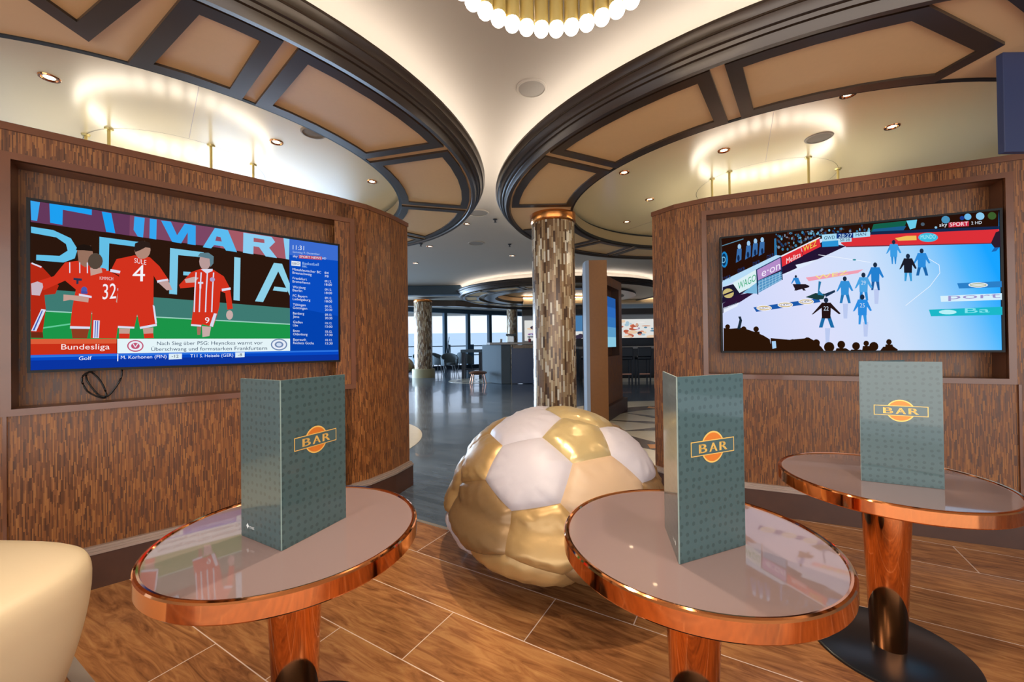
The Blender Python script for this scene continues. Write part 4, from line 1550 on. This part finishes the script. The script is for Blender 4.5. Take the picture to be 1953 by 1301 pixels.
# ------------------------------------------------------------------ football bean bag
def ico_ball():
    """truncated icosahedron faces as (centre direction, corner directions)"""
    ph = (1 + 5 ** 0.5) / 2
    V = []
    for a in (-1, 1):
        for b in (-ph, ph):
            V += [(0, a, b), (a, b, 0), (b, 0, a)]
    V = [Vector(v).normalized() for v in V]
    ed = [(i, j) for i in range(12) for j in range(i + 1, 12) if (V[i] - V[j]).length < 1.2]
    adj = {i: [] for i in range(12)}
    for i, j in ed:
        adj[i].append(j)
        adj[j].append(i)
    faces = []
    P = lambda i, j: (V[i] * 2 + V[j]) / 3

    def order(c, pts):
        n_ = c.normalized()
        e1 = n_.orthogonal().normalized()
        e2 = n_.cross(e1)
        return sorted(pts, key=lambda p: math.atan2(p.dot(e2), p.dot(e1)))
    for i in range(12):
        faces.append((V[i].copy(), order(V[i], [P(i, j) for j in adj[i]])))
    for i in range(12):
        for j in adj[i]:
            for k in adj[i]:
                if i < j < k and k in adj[j]:
                    c = (V[i] + V[j] + V[k]) / 3
                    pts = [P(i, j), P(j, i), P(j, k), P(k, j), P(i, k), P(k, i)]
                    faces.append((c, order(c, pts)))
    return faces


BALL_C, BALL_R = Vector((0.243, 2.40, 0.0)), (0.530, 0.64, 0.40)


def ball_map(d):
    """unit direction -> point of the slumped ball (local, base at z=0)"""
    d = d.normalized()
    z = d.z
    fl_ = 1.0 + 0.32 * max(0.0, -z) * (1 - z * z) * 2
    x, y = d.x * BALL_R[0] * fl_, d.y * BALL_R[1] * fl_
    zz = 0.405 + z * BALL_R[2]
    if zz < 0.03:
        zz = 0.03 * math.exp((zz - 0.03) * 10)
    sq = 1.0 + 0.10 * (1 - abs(z)) * (1 if z > -0.6 else 0)
    return Vector((x * sq, y * sq, zz))


def dir_of(px, py):
    """direction on the ball that a ray through the picture position meets (ellipsoid)"""
    r = ray(px, py)
    o = EYE - (BALL_C + Vector((0, 0, 0.405)))
    S = (BALL_R[0] * 1.06, BALL_R[1] * 1.06, BALL_R[2])
    rs = Vector((r.x / S[0], r.y / S[1], r.z / S[2]))
    os_ = Vector((o.x / S[0], o.y / S[1], o.z / S[2]))
    a, b, c = rs.dot(rs), 2 * rs.dot(os_), os_.dot(os_) - 1
    D = b * b - 4 * a * c
    k = (-b - math.sqrt(max(D, 0))) / (2 * a)
    return (os_ + rs * k).normalized()


def make_ball():
    F = ico_ball()
    hx = [f for f in F if len(f[1]) == 6]
    pn = [f for f in F if len(f[1]) == 5]
    h0 = hx[0][0].normalized()
    near = sorted(pn, key=lambda f: (f[0] - h0).length)[:3]
    H = dir_of(1000, 897)                            # the large white hexagon
    Pd = dir_of(1104, 832)                           # the light gold pentagon above right
    best = None
    p0 = near[0][0].normalized()

    def frame(a, b):
        e1 = a.normalized()
        e2 = (b - e1 * b.dot(e1)).normalized()
        return Matrix((e1, e2, e1.cross(e2))).transposed()
    Rm = frame(H, Pd) @ frame(h0, p0).transposed()
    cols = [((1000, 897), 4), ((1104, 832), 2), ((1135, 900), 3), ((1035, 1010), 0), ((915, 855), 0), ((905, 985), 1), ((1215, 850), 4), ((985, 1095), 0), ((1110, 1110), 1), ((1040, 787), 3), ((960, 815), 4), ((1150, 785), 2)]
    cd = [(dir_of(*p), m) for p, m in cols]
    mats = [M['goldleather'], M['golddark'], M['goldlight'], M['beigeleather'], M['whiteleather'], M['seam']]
    root = tag(empty('football_bean_bag', BALL_C), 'big slumped football bean bag in white, gold and beige behind the tables', 'bean bag', 'football bean bags')
    N = 9
    rnd = random.Random(5)
    for c, pts in F:
        c = Rm @ c
        pts = [Rm @ p for p in pts]
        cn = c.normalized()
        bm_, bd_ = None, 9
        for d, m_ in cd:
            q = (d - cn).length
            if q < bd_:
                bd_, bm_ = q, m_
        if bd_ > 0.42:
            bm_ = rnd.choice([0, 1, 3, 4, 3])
        n = len(pts)
        mb = MB()
        vs, fs, idx = [], [], {}
        ctr = sum((p for p in pts), Vector()) / n
        ph0 = rnd.uniform(0, 6)

        def put(k, i, j):                             # triangle k, ring i (0 centre .. N), step j
            key = (0, 0, 0) if i == 0 else ((k, i, j) if j < i else ((k + 1) % n, i, 0))
            if key in idx:
                return idx[key]
            a, b = pts[k], pts[(k + 1) % n]
            t = i / N
            e = a.lerp(b, j / i) if i else ctr
            p = ctr.lerp(e, t)
            base = ball_map(p)
            nn_ = Vector((p.x / BALL_R[0], p.y / BALL_R[1], p.z / BALL_R[2])).normalized()
            puff = 0.016 * (1 - t ** 3.0) - 0.010 * (t ** 12)
            ang = math.atan2((p - ctr).dot(cn.orthogonal()), (p - ctr).dot(cn.cross(cn.orthogonal())))
            puff += 0.0085 * math.sin(ang * 19 + ph0) * math.sin(ang * 7 + ph0) * (t ** 2.2) * (1 - t) * 5
            low = max(0.0, -nn_.z)
            puff += 0.010 * low * math.sin(base.z * 70 + ph0 + 3 * p.x) * (1 - t ** 4)
            q = base + nn_ * puff
            if q.z < 0.004:
                q.z = 0.004
            idx[key] = len(vs)
            vs.append(q)
            return idx[key]
        for k in range(n):
            for i in range(N):
                for j in range(i + 1):
                    a = put(k, i, j)
                    b = put(k, i + 1, j)
                    c2 = put(k, i + 1, j + 1)
                    fs.append((a, b, c2))
                    if j < i:
                        fs.append((a, c2, put(k, i, j + 1)))
        f0 = fs[0]
        nr = (vs[f0[1]] - vs[f0[0]]).cross(vs[f0[2]] - vs[f0[0]])
        if nr.dot(Vector(cn)) < 0:
            fs = [f[::-1] for f in fs]
        mb.add(vs, fs, 0)
        o = mb.build('panel', mats[bm_], root, smooth=True, angle=180)
        if c.z > -0.75:
            o['label'] = {0: 'gold', 1: 'dark gold', 2: 'light gold', 3: 'beige', 4: 'white'}[bm_] + ' leatherette panel'
    return root


ball = make_ball()
dup(ball, (-4.66, 16.3, 0), 1.1, 1.0, 'far-off football bean bag half hidden by the left wall, before the far column', 'football bean bags')


# ------------------------------------------------------------------ armchair at the bottom left
def armchair_near():
    t = tag(empty('armchair', (-1.56, 0.93, -0.022)), 'cream leather armchair cut off at the bottom left corner', 'armchair')
    m = MB()
    nu, nv = 64, 30
    rows = []
    for j in range(nv + 1):
        v = j / nv
        # profile: from the underside up the outside and over the rounded top
        if v < 0.6:
            z = 0.16 + (0.57 - 0.16) * (v / 0.6)
            s = 0.78 + 0.22 * math.sin((v / 0.6) * pi / 2)
        else:
            a = (v - 0.6) / 0.4 * pi / 2
            z = 0.57 + 0.09 * math.sin(a)
            s = 1.0 - 0.20 * (1 - math.cos(a)) - 0.78 * max(0, (v - 0.72) / 0.28) ** 2
        row = []
        for i in range(nu):
            a = 2 * pi * i / nu
            e = 0.62
            cx = math.copysign(abs(math.cos(a)) ** e, math.cos(a))
            sy = math.copysign(abs(math.sin(a)) ** e, math.sin(a))
            row.append((0.355 * s * cx, 0.36 * s * sy, z + (0.012 * cx * -1 if v > 0.5 else 0)))
        rows.append(row)
    vs = [p for r in rows for p in r]
    fs = [(j * nu + i, j * nu + (i + 1) % nu, (j + 1) * nu + (i + 1) % nu, (j + 1) * nu + i) for j in range(nv) for i in range(nu)]
    fs.append(tuple(range(nu - 1, -1, -1)))
    fs.append(tuple(nv * nu + i for i in range(nu)))
    m.add(vs, fs)
    m.build('seat_shell', M['creamleather'], t, smooth=True, angle=80)
    for sx in (-1, 1):
        for sy in (-1, 1):
            m = MB()
            m.tube([(0.17 * sx, 0.17 * sy, 0.17), (0.21 * sx, 0.21 * sy, 0.0)], [0.02, 0.012], 10)
            m.build('leg', M['dark'], t, smooth=True)
    return t


armchair_near()

# ------------------------------------------------------------------ slab and second TV wall beyond the column
m = MB()
pp = [(0.985, 5.10), (1.212, 5.10), (1.30, 5.75), (1.08, 5.85), (0.99, 5.6), (0.945, 5.3), (0.95, 5.15)]
n_ = len(pp)
for i in range(n_):
    a, b = pp[i], pp[(i + 1) % n_]
    L = math.hypot(a[0] - b[0], a[1] - b[1])
    m.quad((*a, 0), (*b, 0), (*b, 2.25), (*a, 2.25), 0 if i in (0, 1) else 1, [(i, 0), (i + L, 0), (i + L, 2.25), (i, 2.25)])
m.add([(*p, 2.25) for p in pp], [tuple(range(n_))], 0, [[(0, 0)] * n_])
struct(m.build('wall_middle', [M['slabwood'], M['wallback']]), 'narrow brown wall end standing right of the mosaic column')

w2A, w2B = Vector((1.36, 6.10)), Vector((1.97, 7.22))
w2 = struct(empty('wall_far'), 'brown wall with a recessed television beyond the narrow wall end')
m = MB()
t2 = (w2B - w2A).normalized()
L2 = (w2B - w2A).length
n2 = Vector((t2.y, -t2.x))


def w2q(u0_, u1_, z0_, z1_, o=0.0, mi=0, mb=m):
    a, b = w2A + t2 * u0_ + n2 * o, w2A + t2 * u1_ + n2 * o
    mb.quad((a.x, a.y, z0_), (b.x, b.y, z0_), (b.x, b.y, z1_), (a.x, a.y, z1_), mi, [(u0_, z0_), (u1_, z0_), (u1_, z1_), (u0_, z1_)])


nu1 = L2 - 0.20
w2q(0, L2, 0, 0.98)
w2q(0, L2, 2.12, 2.27)
w2q(nu1, L2, 0.98, 2.12)
w2q(0, nu1, 0.98, 2.12, -0.13, 1)
a, b = w2A + t2 * nu1, w2A + t2 * nu1 - n2 * 0.13
m.quad((a.x, a.y, 0.98), (b.x, b.y, 0.98), (b.x, b.y, 2.12), (a.x, a.y, 2.12), 2)
a, b, c, d = w2A, w2B, w2B - n2 * 0.3, w2A - n2 * 0.3
m.quad((a.x, a.y, 2.27), (b.x, b.y, 2.27), (c.x, c.y, 2.27), (d.x, d.y, 2.27), 1)
m.quad((b.x, b.y, 0), (c.x, c.y, 0), (c.x, c.y, 2.27), (b.x, b.y, 2.27), 1)
m.quad((d.x, d.y, 0), (c.x, c.y, 0), (c.x, c.y, 2.27), (d.x, d.y, 2.27), 1)
m.build('wall_body', [M['veneer'], M['trimwood'], M['kick']], w2)
m = MB()
a = w2A + t2 * (L2 / 2 + 0.02) + n2 * 0.02
m.box((a.x, a.y, 0.11), (L2 + 0.08, 0.10, 0.22), math.atan2(t2.y, t2.x))
m.build('kick_board', M['kick'], w2)
a = w2A + t2 * 0.05 - n2 * 0.02
ft = tag(empty('television', (a.x, a.y, 1.12), math.atan2(t2.y, t2.x)), 'small-looking blue-lit television in the recess of the far brown wall', 'television')
m = MB()
m.box((0.45, 0.03, 0.42), (0.90, 0.05, 0.84))
m.build('casing', M['tvblack'], ft)
m = MB()
for i, c in enumerate(('#8cc8e0', '#5c9cc8', '#3474b8', '#2c68b8', '#2458a0')):
    m.quad((0.01, 0.003, 0.01 + i * 0.164), (0.89, 0.003, 0.01 + i * 0.164), (0.89, 0.003, 0.01 + (i + 1) * 0.164), (0.01, 0.003, 0.01 + (i + 1) * 0.164), i)
m.build('screen', [em('picture_blue_%d' % i, c, 1.0) for i, c in enumerate(('#8cc8e0', '#5c9cc8', '#3474b8', '#2c68b8', '#2458a0'))], ft)

# hanging dark blue panel at the right picture edge
m = MB()
m.box((2.56, 1.97, 2.352), (0.30, 0.03, 0.49), 0.0)
tag(m.build('hanging_panel', M['bluepanel'], bevel=0.004), 'dark blue panel hanging from the ceiling ring at the right picture edge', 'panel')

# ------------------------------------------------------------------ windows, sea, deck outside
wa, wb = Vector((-6.4, 17.4)), Vector((3.0, 24.2))
wt = (wb - wa).normalized()
wL = (wb - wa).length
wang = math.atan2(wt.y, wt.x)
wr = struct(empty('window_1'), 'long row of tall windows looking over the sea at the end of the lounge')
m = MB()
c = (wa + wb) / 2
m.box((c.x, c.y, 2.86), (wL, 0.25, 0.24), wang)
m.build('head_beam', M['mullion'], wr)
m = MB()
m.box((c.x, c.y, 0.09), (wL, 0.2, 0.18), wang)
m.build('sill', M['dark'], wr)
nw = 9
for i in range(nw + 1):
    q = wa + wt * (wL * i / nw)
    m = MB()
    m.box((q.x, q.y, 1.47), (0.16, 0.22, 2.58), wang)
    m.build('mullion', M['mullion'], wr)
for i in range(nw):
    q0, q1 = wa + wt * (wL * i / nw + 0.08), wa + wt * (wL * (i + 1) / nw - 0.08)
    m = MB()
    m.quad((q0.x, q0.y, 0.18), (q1.x, q1.y, 0.18), (q1.x, q1.y, 2.76), (q0.x, q0.y, 2.76))
    m.build('pane', M['glass'], wr)
m = MB()
m.add([(-400, 30, -9.5), (400, 30, -9.5), (500, 330, 10.6), (-500, 330, 10.6)], [(0, 1, 2, 3)])
tag(m.build('sea', M['sea']), 'calm grey-green sea up to the horizon', 'sea', kind='stuff')
rl = tag(empty('balcony_railing', (0, 0, 0)), 'glass balcony railing with thin rails outside the windows', 'railing')
off = Vector((wt.y, -wt.x)) * -1.6
for z in (1.12, 0.62):
    m = MB()
    a, b = wa + off, wb + off
    m.tube([(a.x, a.y, z), (b.x, b.y, z)], 0.025, 8)
    m.build('rail', M['mullion'], rl)
for i in range(8):
    q = wa + off + wt * (wL * (i + 0.35) / 8)
    m = MB()
    m.box((q.x, q.y, 0.6), (0.22, 0.06, 1.2), wang)
    m.build('post', M['mullion'], rl)
m = MB()
m.prism([tuple(wa), tuple(wb), tuple(wb + off * 1.3), tuple(wa + off * 1.3)], -0.12, -0.02)
struct(m.build('balcony_floor', M['counter']), 'pale balcony floor outside the windows')

# ------------------------------------------------------------------ far bar, left of the column
br = tag(empty('bar_counter', (-0.05, 13.0, 0)), 'far bar counter with navy front and pale stone edge', 'bar')
m = MB()
m.prism([(-0.42, -0.75), (-0.28, -0.9), (0.0, -0.9), (0.0, 1.2), (-0.9, 1.2), (-0.9, -0.2)], 0.0, 1.18)
m.build('end_block', M['greyfabric'], br, bevel=0.02)
m = MB()
m.box((0.36, -0.85, 0.56), (0.66, 0.10, 1.10))
m.build('front_panel', M['navy'], br, bevel=0.01)
m = MB()
m.box((1.2, -0.2, 0.56), (1.0, 0.9, 1.10))
m.build('body', M['darkwood'], br)
m = MB()
m.prism([(-0.62, -1.0), (-0.2, -1.08), (1.75, -1.0), (1.75, 1.3), (-0.75, 1.3), (-0.75, -0.4)], 1.18, 1.25)
m.build('countertop', M['counter'], br, bevel=0.015)
m = MB()
m.box((0.45, -0.98, 1.12), (0.75, 0.08, 0.10))
m.build('marble_band', M['marble'], br)
m = MB()
m.tube([(0.70, -1.15, 0.22), (1.7, -1.15, 0.22)], 0.035, 8)
m.build('foot_rail', M['copperdull'], br)
for x in (0.95, 1.6):
    m = MB()
    m.tube([(x, -1.15, 0.22), (x, -1.05, 0.0)], 0.025, 8)
    m.build('rail_bracket', M['copperdull'], br)
cm = tag(empty('coffee_machine', (-0.05, 12.9, 1.25)), 'grey coffee machine standing on the far bar counter', 'coffee machine')
m = MB()
m.box((0, 0, 0.10), (0.22, 0.2, 0.2))
m.build('body', M['steel'], cm, bevel=0.01)
m = MB()
m.box((0.02, 0, 0.24), (0.32, 0.24, 0.06))
m.build('top', M['greyfabric'], cm, bevel=0.01)
for x, y, c, lb in ((0.55, 12.6, 'red', 'red drinks tray on the far bar counter'), (-0.35, 12.7, 'white', 'row of pale cups on the left end of the far bar')):
    m = MB()
    m.lathe([(0.0001, 0), (0.04, 0), (0.05, 0.11), (0.0001, 0.11)][::-1], 16, (x, y, 1.25))
    tag(m.build('cup', M[c], smooth=True), lb, 'cup')
m = MB()
m.box((0.95, 12.8, 1.42), (0.9, 0.3, 0.05))
m.box((0.55, 12.8, 1.336), (0.03, 0.3, 0.17))
m.box((1.35, 12.8, 1.336), (0.03, 0.3, 0.17))
tag(m.build('display_shelf', M['steel']), 'steel display shelf on the right end of the far bar', 'shelf')


def bar_table(x, y, label):
    t = tag(empty('bar_table', (x, y, 0)), label, 'table', 'dark high tables by the far bar')
    m = MB()
    m.box((0, 0, 0.97), (0.75, 0.6, 0.10))
    m.build('tabletop', M['greyfabric'], t, bevel=0.01)
    for sx in (-1, 1):
        for sy in (-1, 1):
            m = MB()
            m.box((0.30 * sx, 0.22 * sy, 0.46), (0.09, 0.09, 0.92))
            m.build('leg', M['dark'], t)
    for z in (0.3,):
        m = MB()
        m.box((0, 0.22, z), (0.55, 0.04, 0.04))
        m.build('stretcher', M['dark'], t)
    return t


bar_table(-1.42, 14.3, 'dark high table standing left of the far bar')


def tub_chair(x, y, rz, label, proto=[None]):
    if proto[0] is None:
        t = tag(empty('tub_chair', (x, y, 0), rz), label, 'chair', 'grey tub chairs by the far windows')
        m = MB()
        m.lathe([(0.0001, 0.38), (0.27, 0.38), (0.29, 0.42), (0.27, 0.48), (0.0001, 0.49)][::-1], 28)
        m.build('seat', M['greyfabric'], t, smooth=True)
        m = MB()
        n1 = 28
        vs, fs = [], []
        for i in range(n1 + 1):
            a = -0.25 * pi + 1.5 * pi * i / n1
            h = 0.60 + 0.26 * math.sin(pi * i / n1) ** 1.5
            for r, z in ((0.27, 0.36), (0.34, 0.36), (0.36, h - 0.03), (0.34, h), (0.31, h), (0.28, h - 0.05)):
                vs.append((r * math.cos(a), r * math.sin(a), z))
        for i in range(n1):
            for j in range(6):
                fs.append((i * 6 + j, i * 6 + (j + 1) % 6, (i + 1) * 6 + (j + 1) % 6, (i + 1) * 6 + j))
        fs.append((0, 1, 2, 3, 4, 5))
        fs.append(tuple(n1 * 6 + j for j in (5, 4, 3, 2, 1, 0)))
        m.add(vs, fs)
        m.build('backrest', M['greyfabric'], t, smooth=True)
        for sx in (-1, 1):
            for sy in (-1, 1):
                m = MB()
                m.tube([(0.18 * sx, 0.18 * sy, 0.38), (0.25 * sx, 0.25 * sy, 0.0)], [0.022, 0.014], 8)
                m.build('leg', M['dark'], t)
        proto[0] = t
        return t
    return dup(proto[0], (x, y, 0), rz, None, label)


tub_chair(-2.55, 16.4, 0.3, 'grey tub chair with its back turned, right of the far column')
tub_chair(-2.10, 18.0, 2.6, 'grey tub chair facing the room, between the back-turned chair and the high table')
tub_chair(-3.1, 17.2, 1.2, 'grey tub chair mostly hidden behind the far column')
tub_chair(-4.0, 17.6, 0.4, 'grey tub chair behind the far bean bag, left of the far column')
# easel-like stand and a small upholstered stool on the inlay
m = MB()
for a_, b_ in (((-3.05, 17.9, 0.0), (-2.80, 18.0, 1.55)), ((-2.62, 17.9, 0.0), (-2.88, 18.0, 1.4))):
    m.tube([a_, b_], 0.018, 6)
m.tube([(-2.95, 17.95, 0.7), (-2.72, 17.95, 0.7)], 0.015, 6)
tag(m.build('folding_stand', M['dark']), 'thin crossed-leg stand before the windows, right of the far column', 'stand')
st = tag(empty('low_stool', (-1.05, 12.35, 0), 0.3), 'low copper-legged stool with a rumpled pink throw, left of the far bar', 'stool')
m = MB()
m.sphere((0, 0, 0.33), 0.24, 16, 8, (1.2, 0.9, 0.28))
m.build('seat', M['copperdull'], st, smooth=True)
for sx in (-1, 1):
    for sy in (-1, 1):
        m = MB()
        m.tube([(0.16 * sx, 0.12 * sy, 0.32), (0.22 * sx, 0.16 * sy, 0.0)], [0.02, 0.013], 8)
        m.build('leg', M['copperdull'], st, smooth=True)

# ------------------------------------------------------------------ right bar, seen between the walls
rb_ = tag(empty('bar_counter', (4.6, 13.2, 0)), 'long dark bar counter with a pale top, seen between the walls at the right', 'bar')
m = MB()
m.box((0, 0.3, 0.5), (4.8, 0.6, 1.0))
m.build('body', M['darkwood'], rb_)
m = MB()
m.box((0, 0.2, 1.04), (4.9, 0.95, 0.08))
m.build('countertop', M['counter'], rb_, bevel=0.01)
m = MB()
m.box((0, 0.72, 1.22), (4.8, 0.15, 0.28))
m.build('upstand', M['dark'], rb_)
m = MB()
m.box((0, -0.75, 0.05), (4.9, 0.12, 0.10))
m.build('foot_step', M['inlay'], rb_)


def bar_stool(x, y, label, proto=[None]):
    if proto[0] is None:
        t = tag(empty('bar_stool', (x, y, 0)), label, 'stool', 'black bar stools at the right bar')
        m = MB()
        m.box((0, 0, 0.74), (0.40, 0.38, 0.10))
        m.build('seat', M['dark'], t, bevel=0.03)
        m = MB()
        m.box((0, -0.18, 0.92), (0.40, 0.05, 0.28))
        m.build('backrest', M['dark'], t, bevel=0.02)
        for sx in (-1, 1):
            for sy in (-1, 1):
                m = MB()
                m.box((0.17 * sx, 0.15 * sy, 0.36), (0.035, 0.035, 0.72))
                m.build('leg', M['dark'], t)
        m = MB()
        m.box((0, -0.15, 0.27), (0.32, 0.03, 0.03))
        m.build('footrest', M['copperdull'], t)
        proto[0] = t
        return t
    return dup(proto[0], (x, y, 0), 0, None, label)


bar_stool(3.36, 12.05, 'black bar stool just right of the far brown wall, at the right bar')
bar_stool(3.90, 12.05, 'black bar stool next to the right wall corner, at the right bar')
bar_stool(2.28, 12.05, 'black bar stool between the mosaic column and the narrow wall end')
# back bar: lit display, screens and bands above
bb = tag(empty('back_bar', (3.9, 15.6, 0)), 'lit back bar with bottles and colourful displays behind the right counter', 'back bar')
m = MB()
m.box((0, 0.2, 0.6), (7.0, 0.4, 1.2))
m.build('cabinet', M['darkwood'], bb)
m = MB()
m.box((0, 0.35, 1.75), (7.0, 0.1, 1.1))
m.build('back_panel', M['white'], bb)
m = MB()
m.box((0, 0.1, 2.40), (7.0, 0.5, 0.22))
m.build('canopy', M['darkwood'], bb)
rnd = random.Random(11)
pal = ['#e08c6c', '#f0d0b0', '#c06048', '#a8c8d8', '#e8e8e4', '#5c8ca8', '#d8a890', '#8c5ca0', '#f4f0ec', '#3c3448']
pals = [em('display_%d' % i, c, 0.9) for i, c in enumerate(pal)]
m = MB()
m.quad((-3.4, 0.299, 1.32), (3.4, 0.299, 1.32), (3.4, 0.299, 2.12), (-3.4, 0.299, 2.12), 4)
for i in range(170):
    x, z = rnd.uniform(-3.2, 3.2), rnd.uniform(1.38, 2.05)
    w_, h_ = rnd.uniform(0.08, 0.4), rnd.uniform(0.05, 0.16)
    y_ = 0.298 - i * 0.0002
    k_ = rnd.randrange(len(pal))
    m.add([(x + w_ / 2 * math.cos(2 * pi * j / 10), y_, min(max(z + h_ / 2 * math.sin(2 * pi * j / 10), 1.34), 2.1)) for j in range(10)], [tuple(range(10))], k_)
m.build('display_picture', pals, bb)
for i in range(9):
    m = MB()
    x = -2.9 + i * 0.16
    m.lathe([(0.0001, 0), (0.04, 0), (0.04, 0.2), (0.014, 0.26), (0.014, 0.32), (0.0001, 0.32)][::-1], 10, (3.9 + x, 15.55, 1.2))
    tag(m.build('bottle', M[('dark', 'steel', 'marble')[i % 3]], smooth=True), 'bottle on the back bar, seen right of the mosaic column', 'bottle', 'bottles on the back bar')
m = MB()
m.box((3.6, 13.8, 2.62), (6.4, 0.5, 0.16))
struct(m.build('trim_4', M['tan']), 'beige ceiling band above the right bar')
m = MB()
m.box((3.6, 13.53, 2.735), (6.4, 0.04, 0.03))
tag(m.build('light_strip', M['cove']), 'thin warm light strip above the right bar', 'light')
m = MB()
m.box((2.6, 15.62, 1.96), (1.1, 0.06, 0.6))
tag(m.build('blue_picture', em('blue_screen', '#4c80b0', 0.9)), 'blue screen high on the back wall, between the column and the narrow wall end', 'screen')
# side and back walls of the lounge out of sight
m = MB()
m.box((8.95, 10, 1.45), (0.1, 29, 2.9))
struct(m.build('wall_east', M['wallback']), 'plain side wall behind the right bar, out of sight')
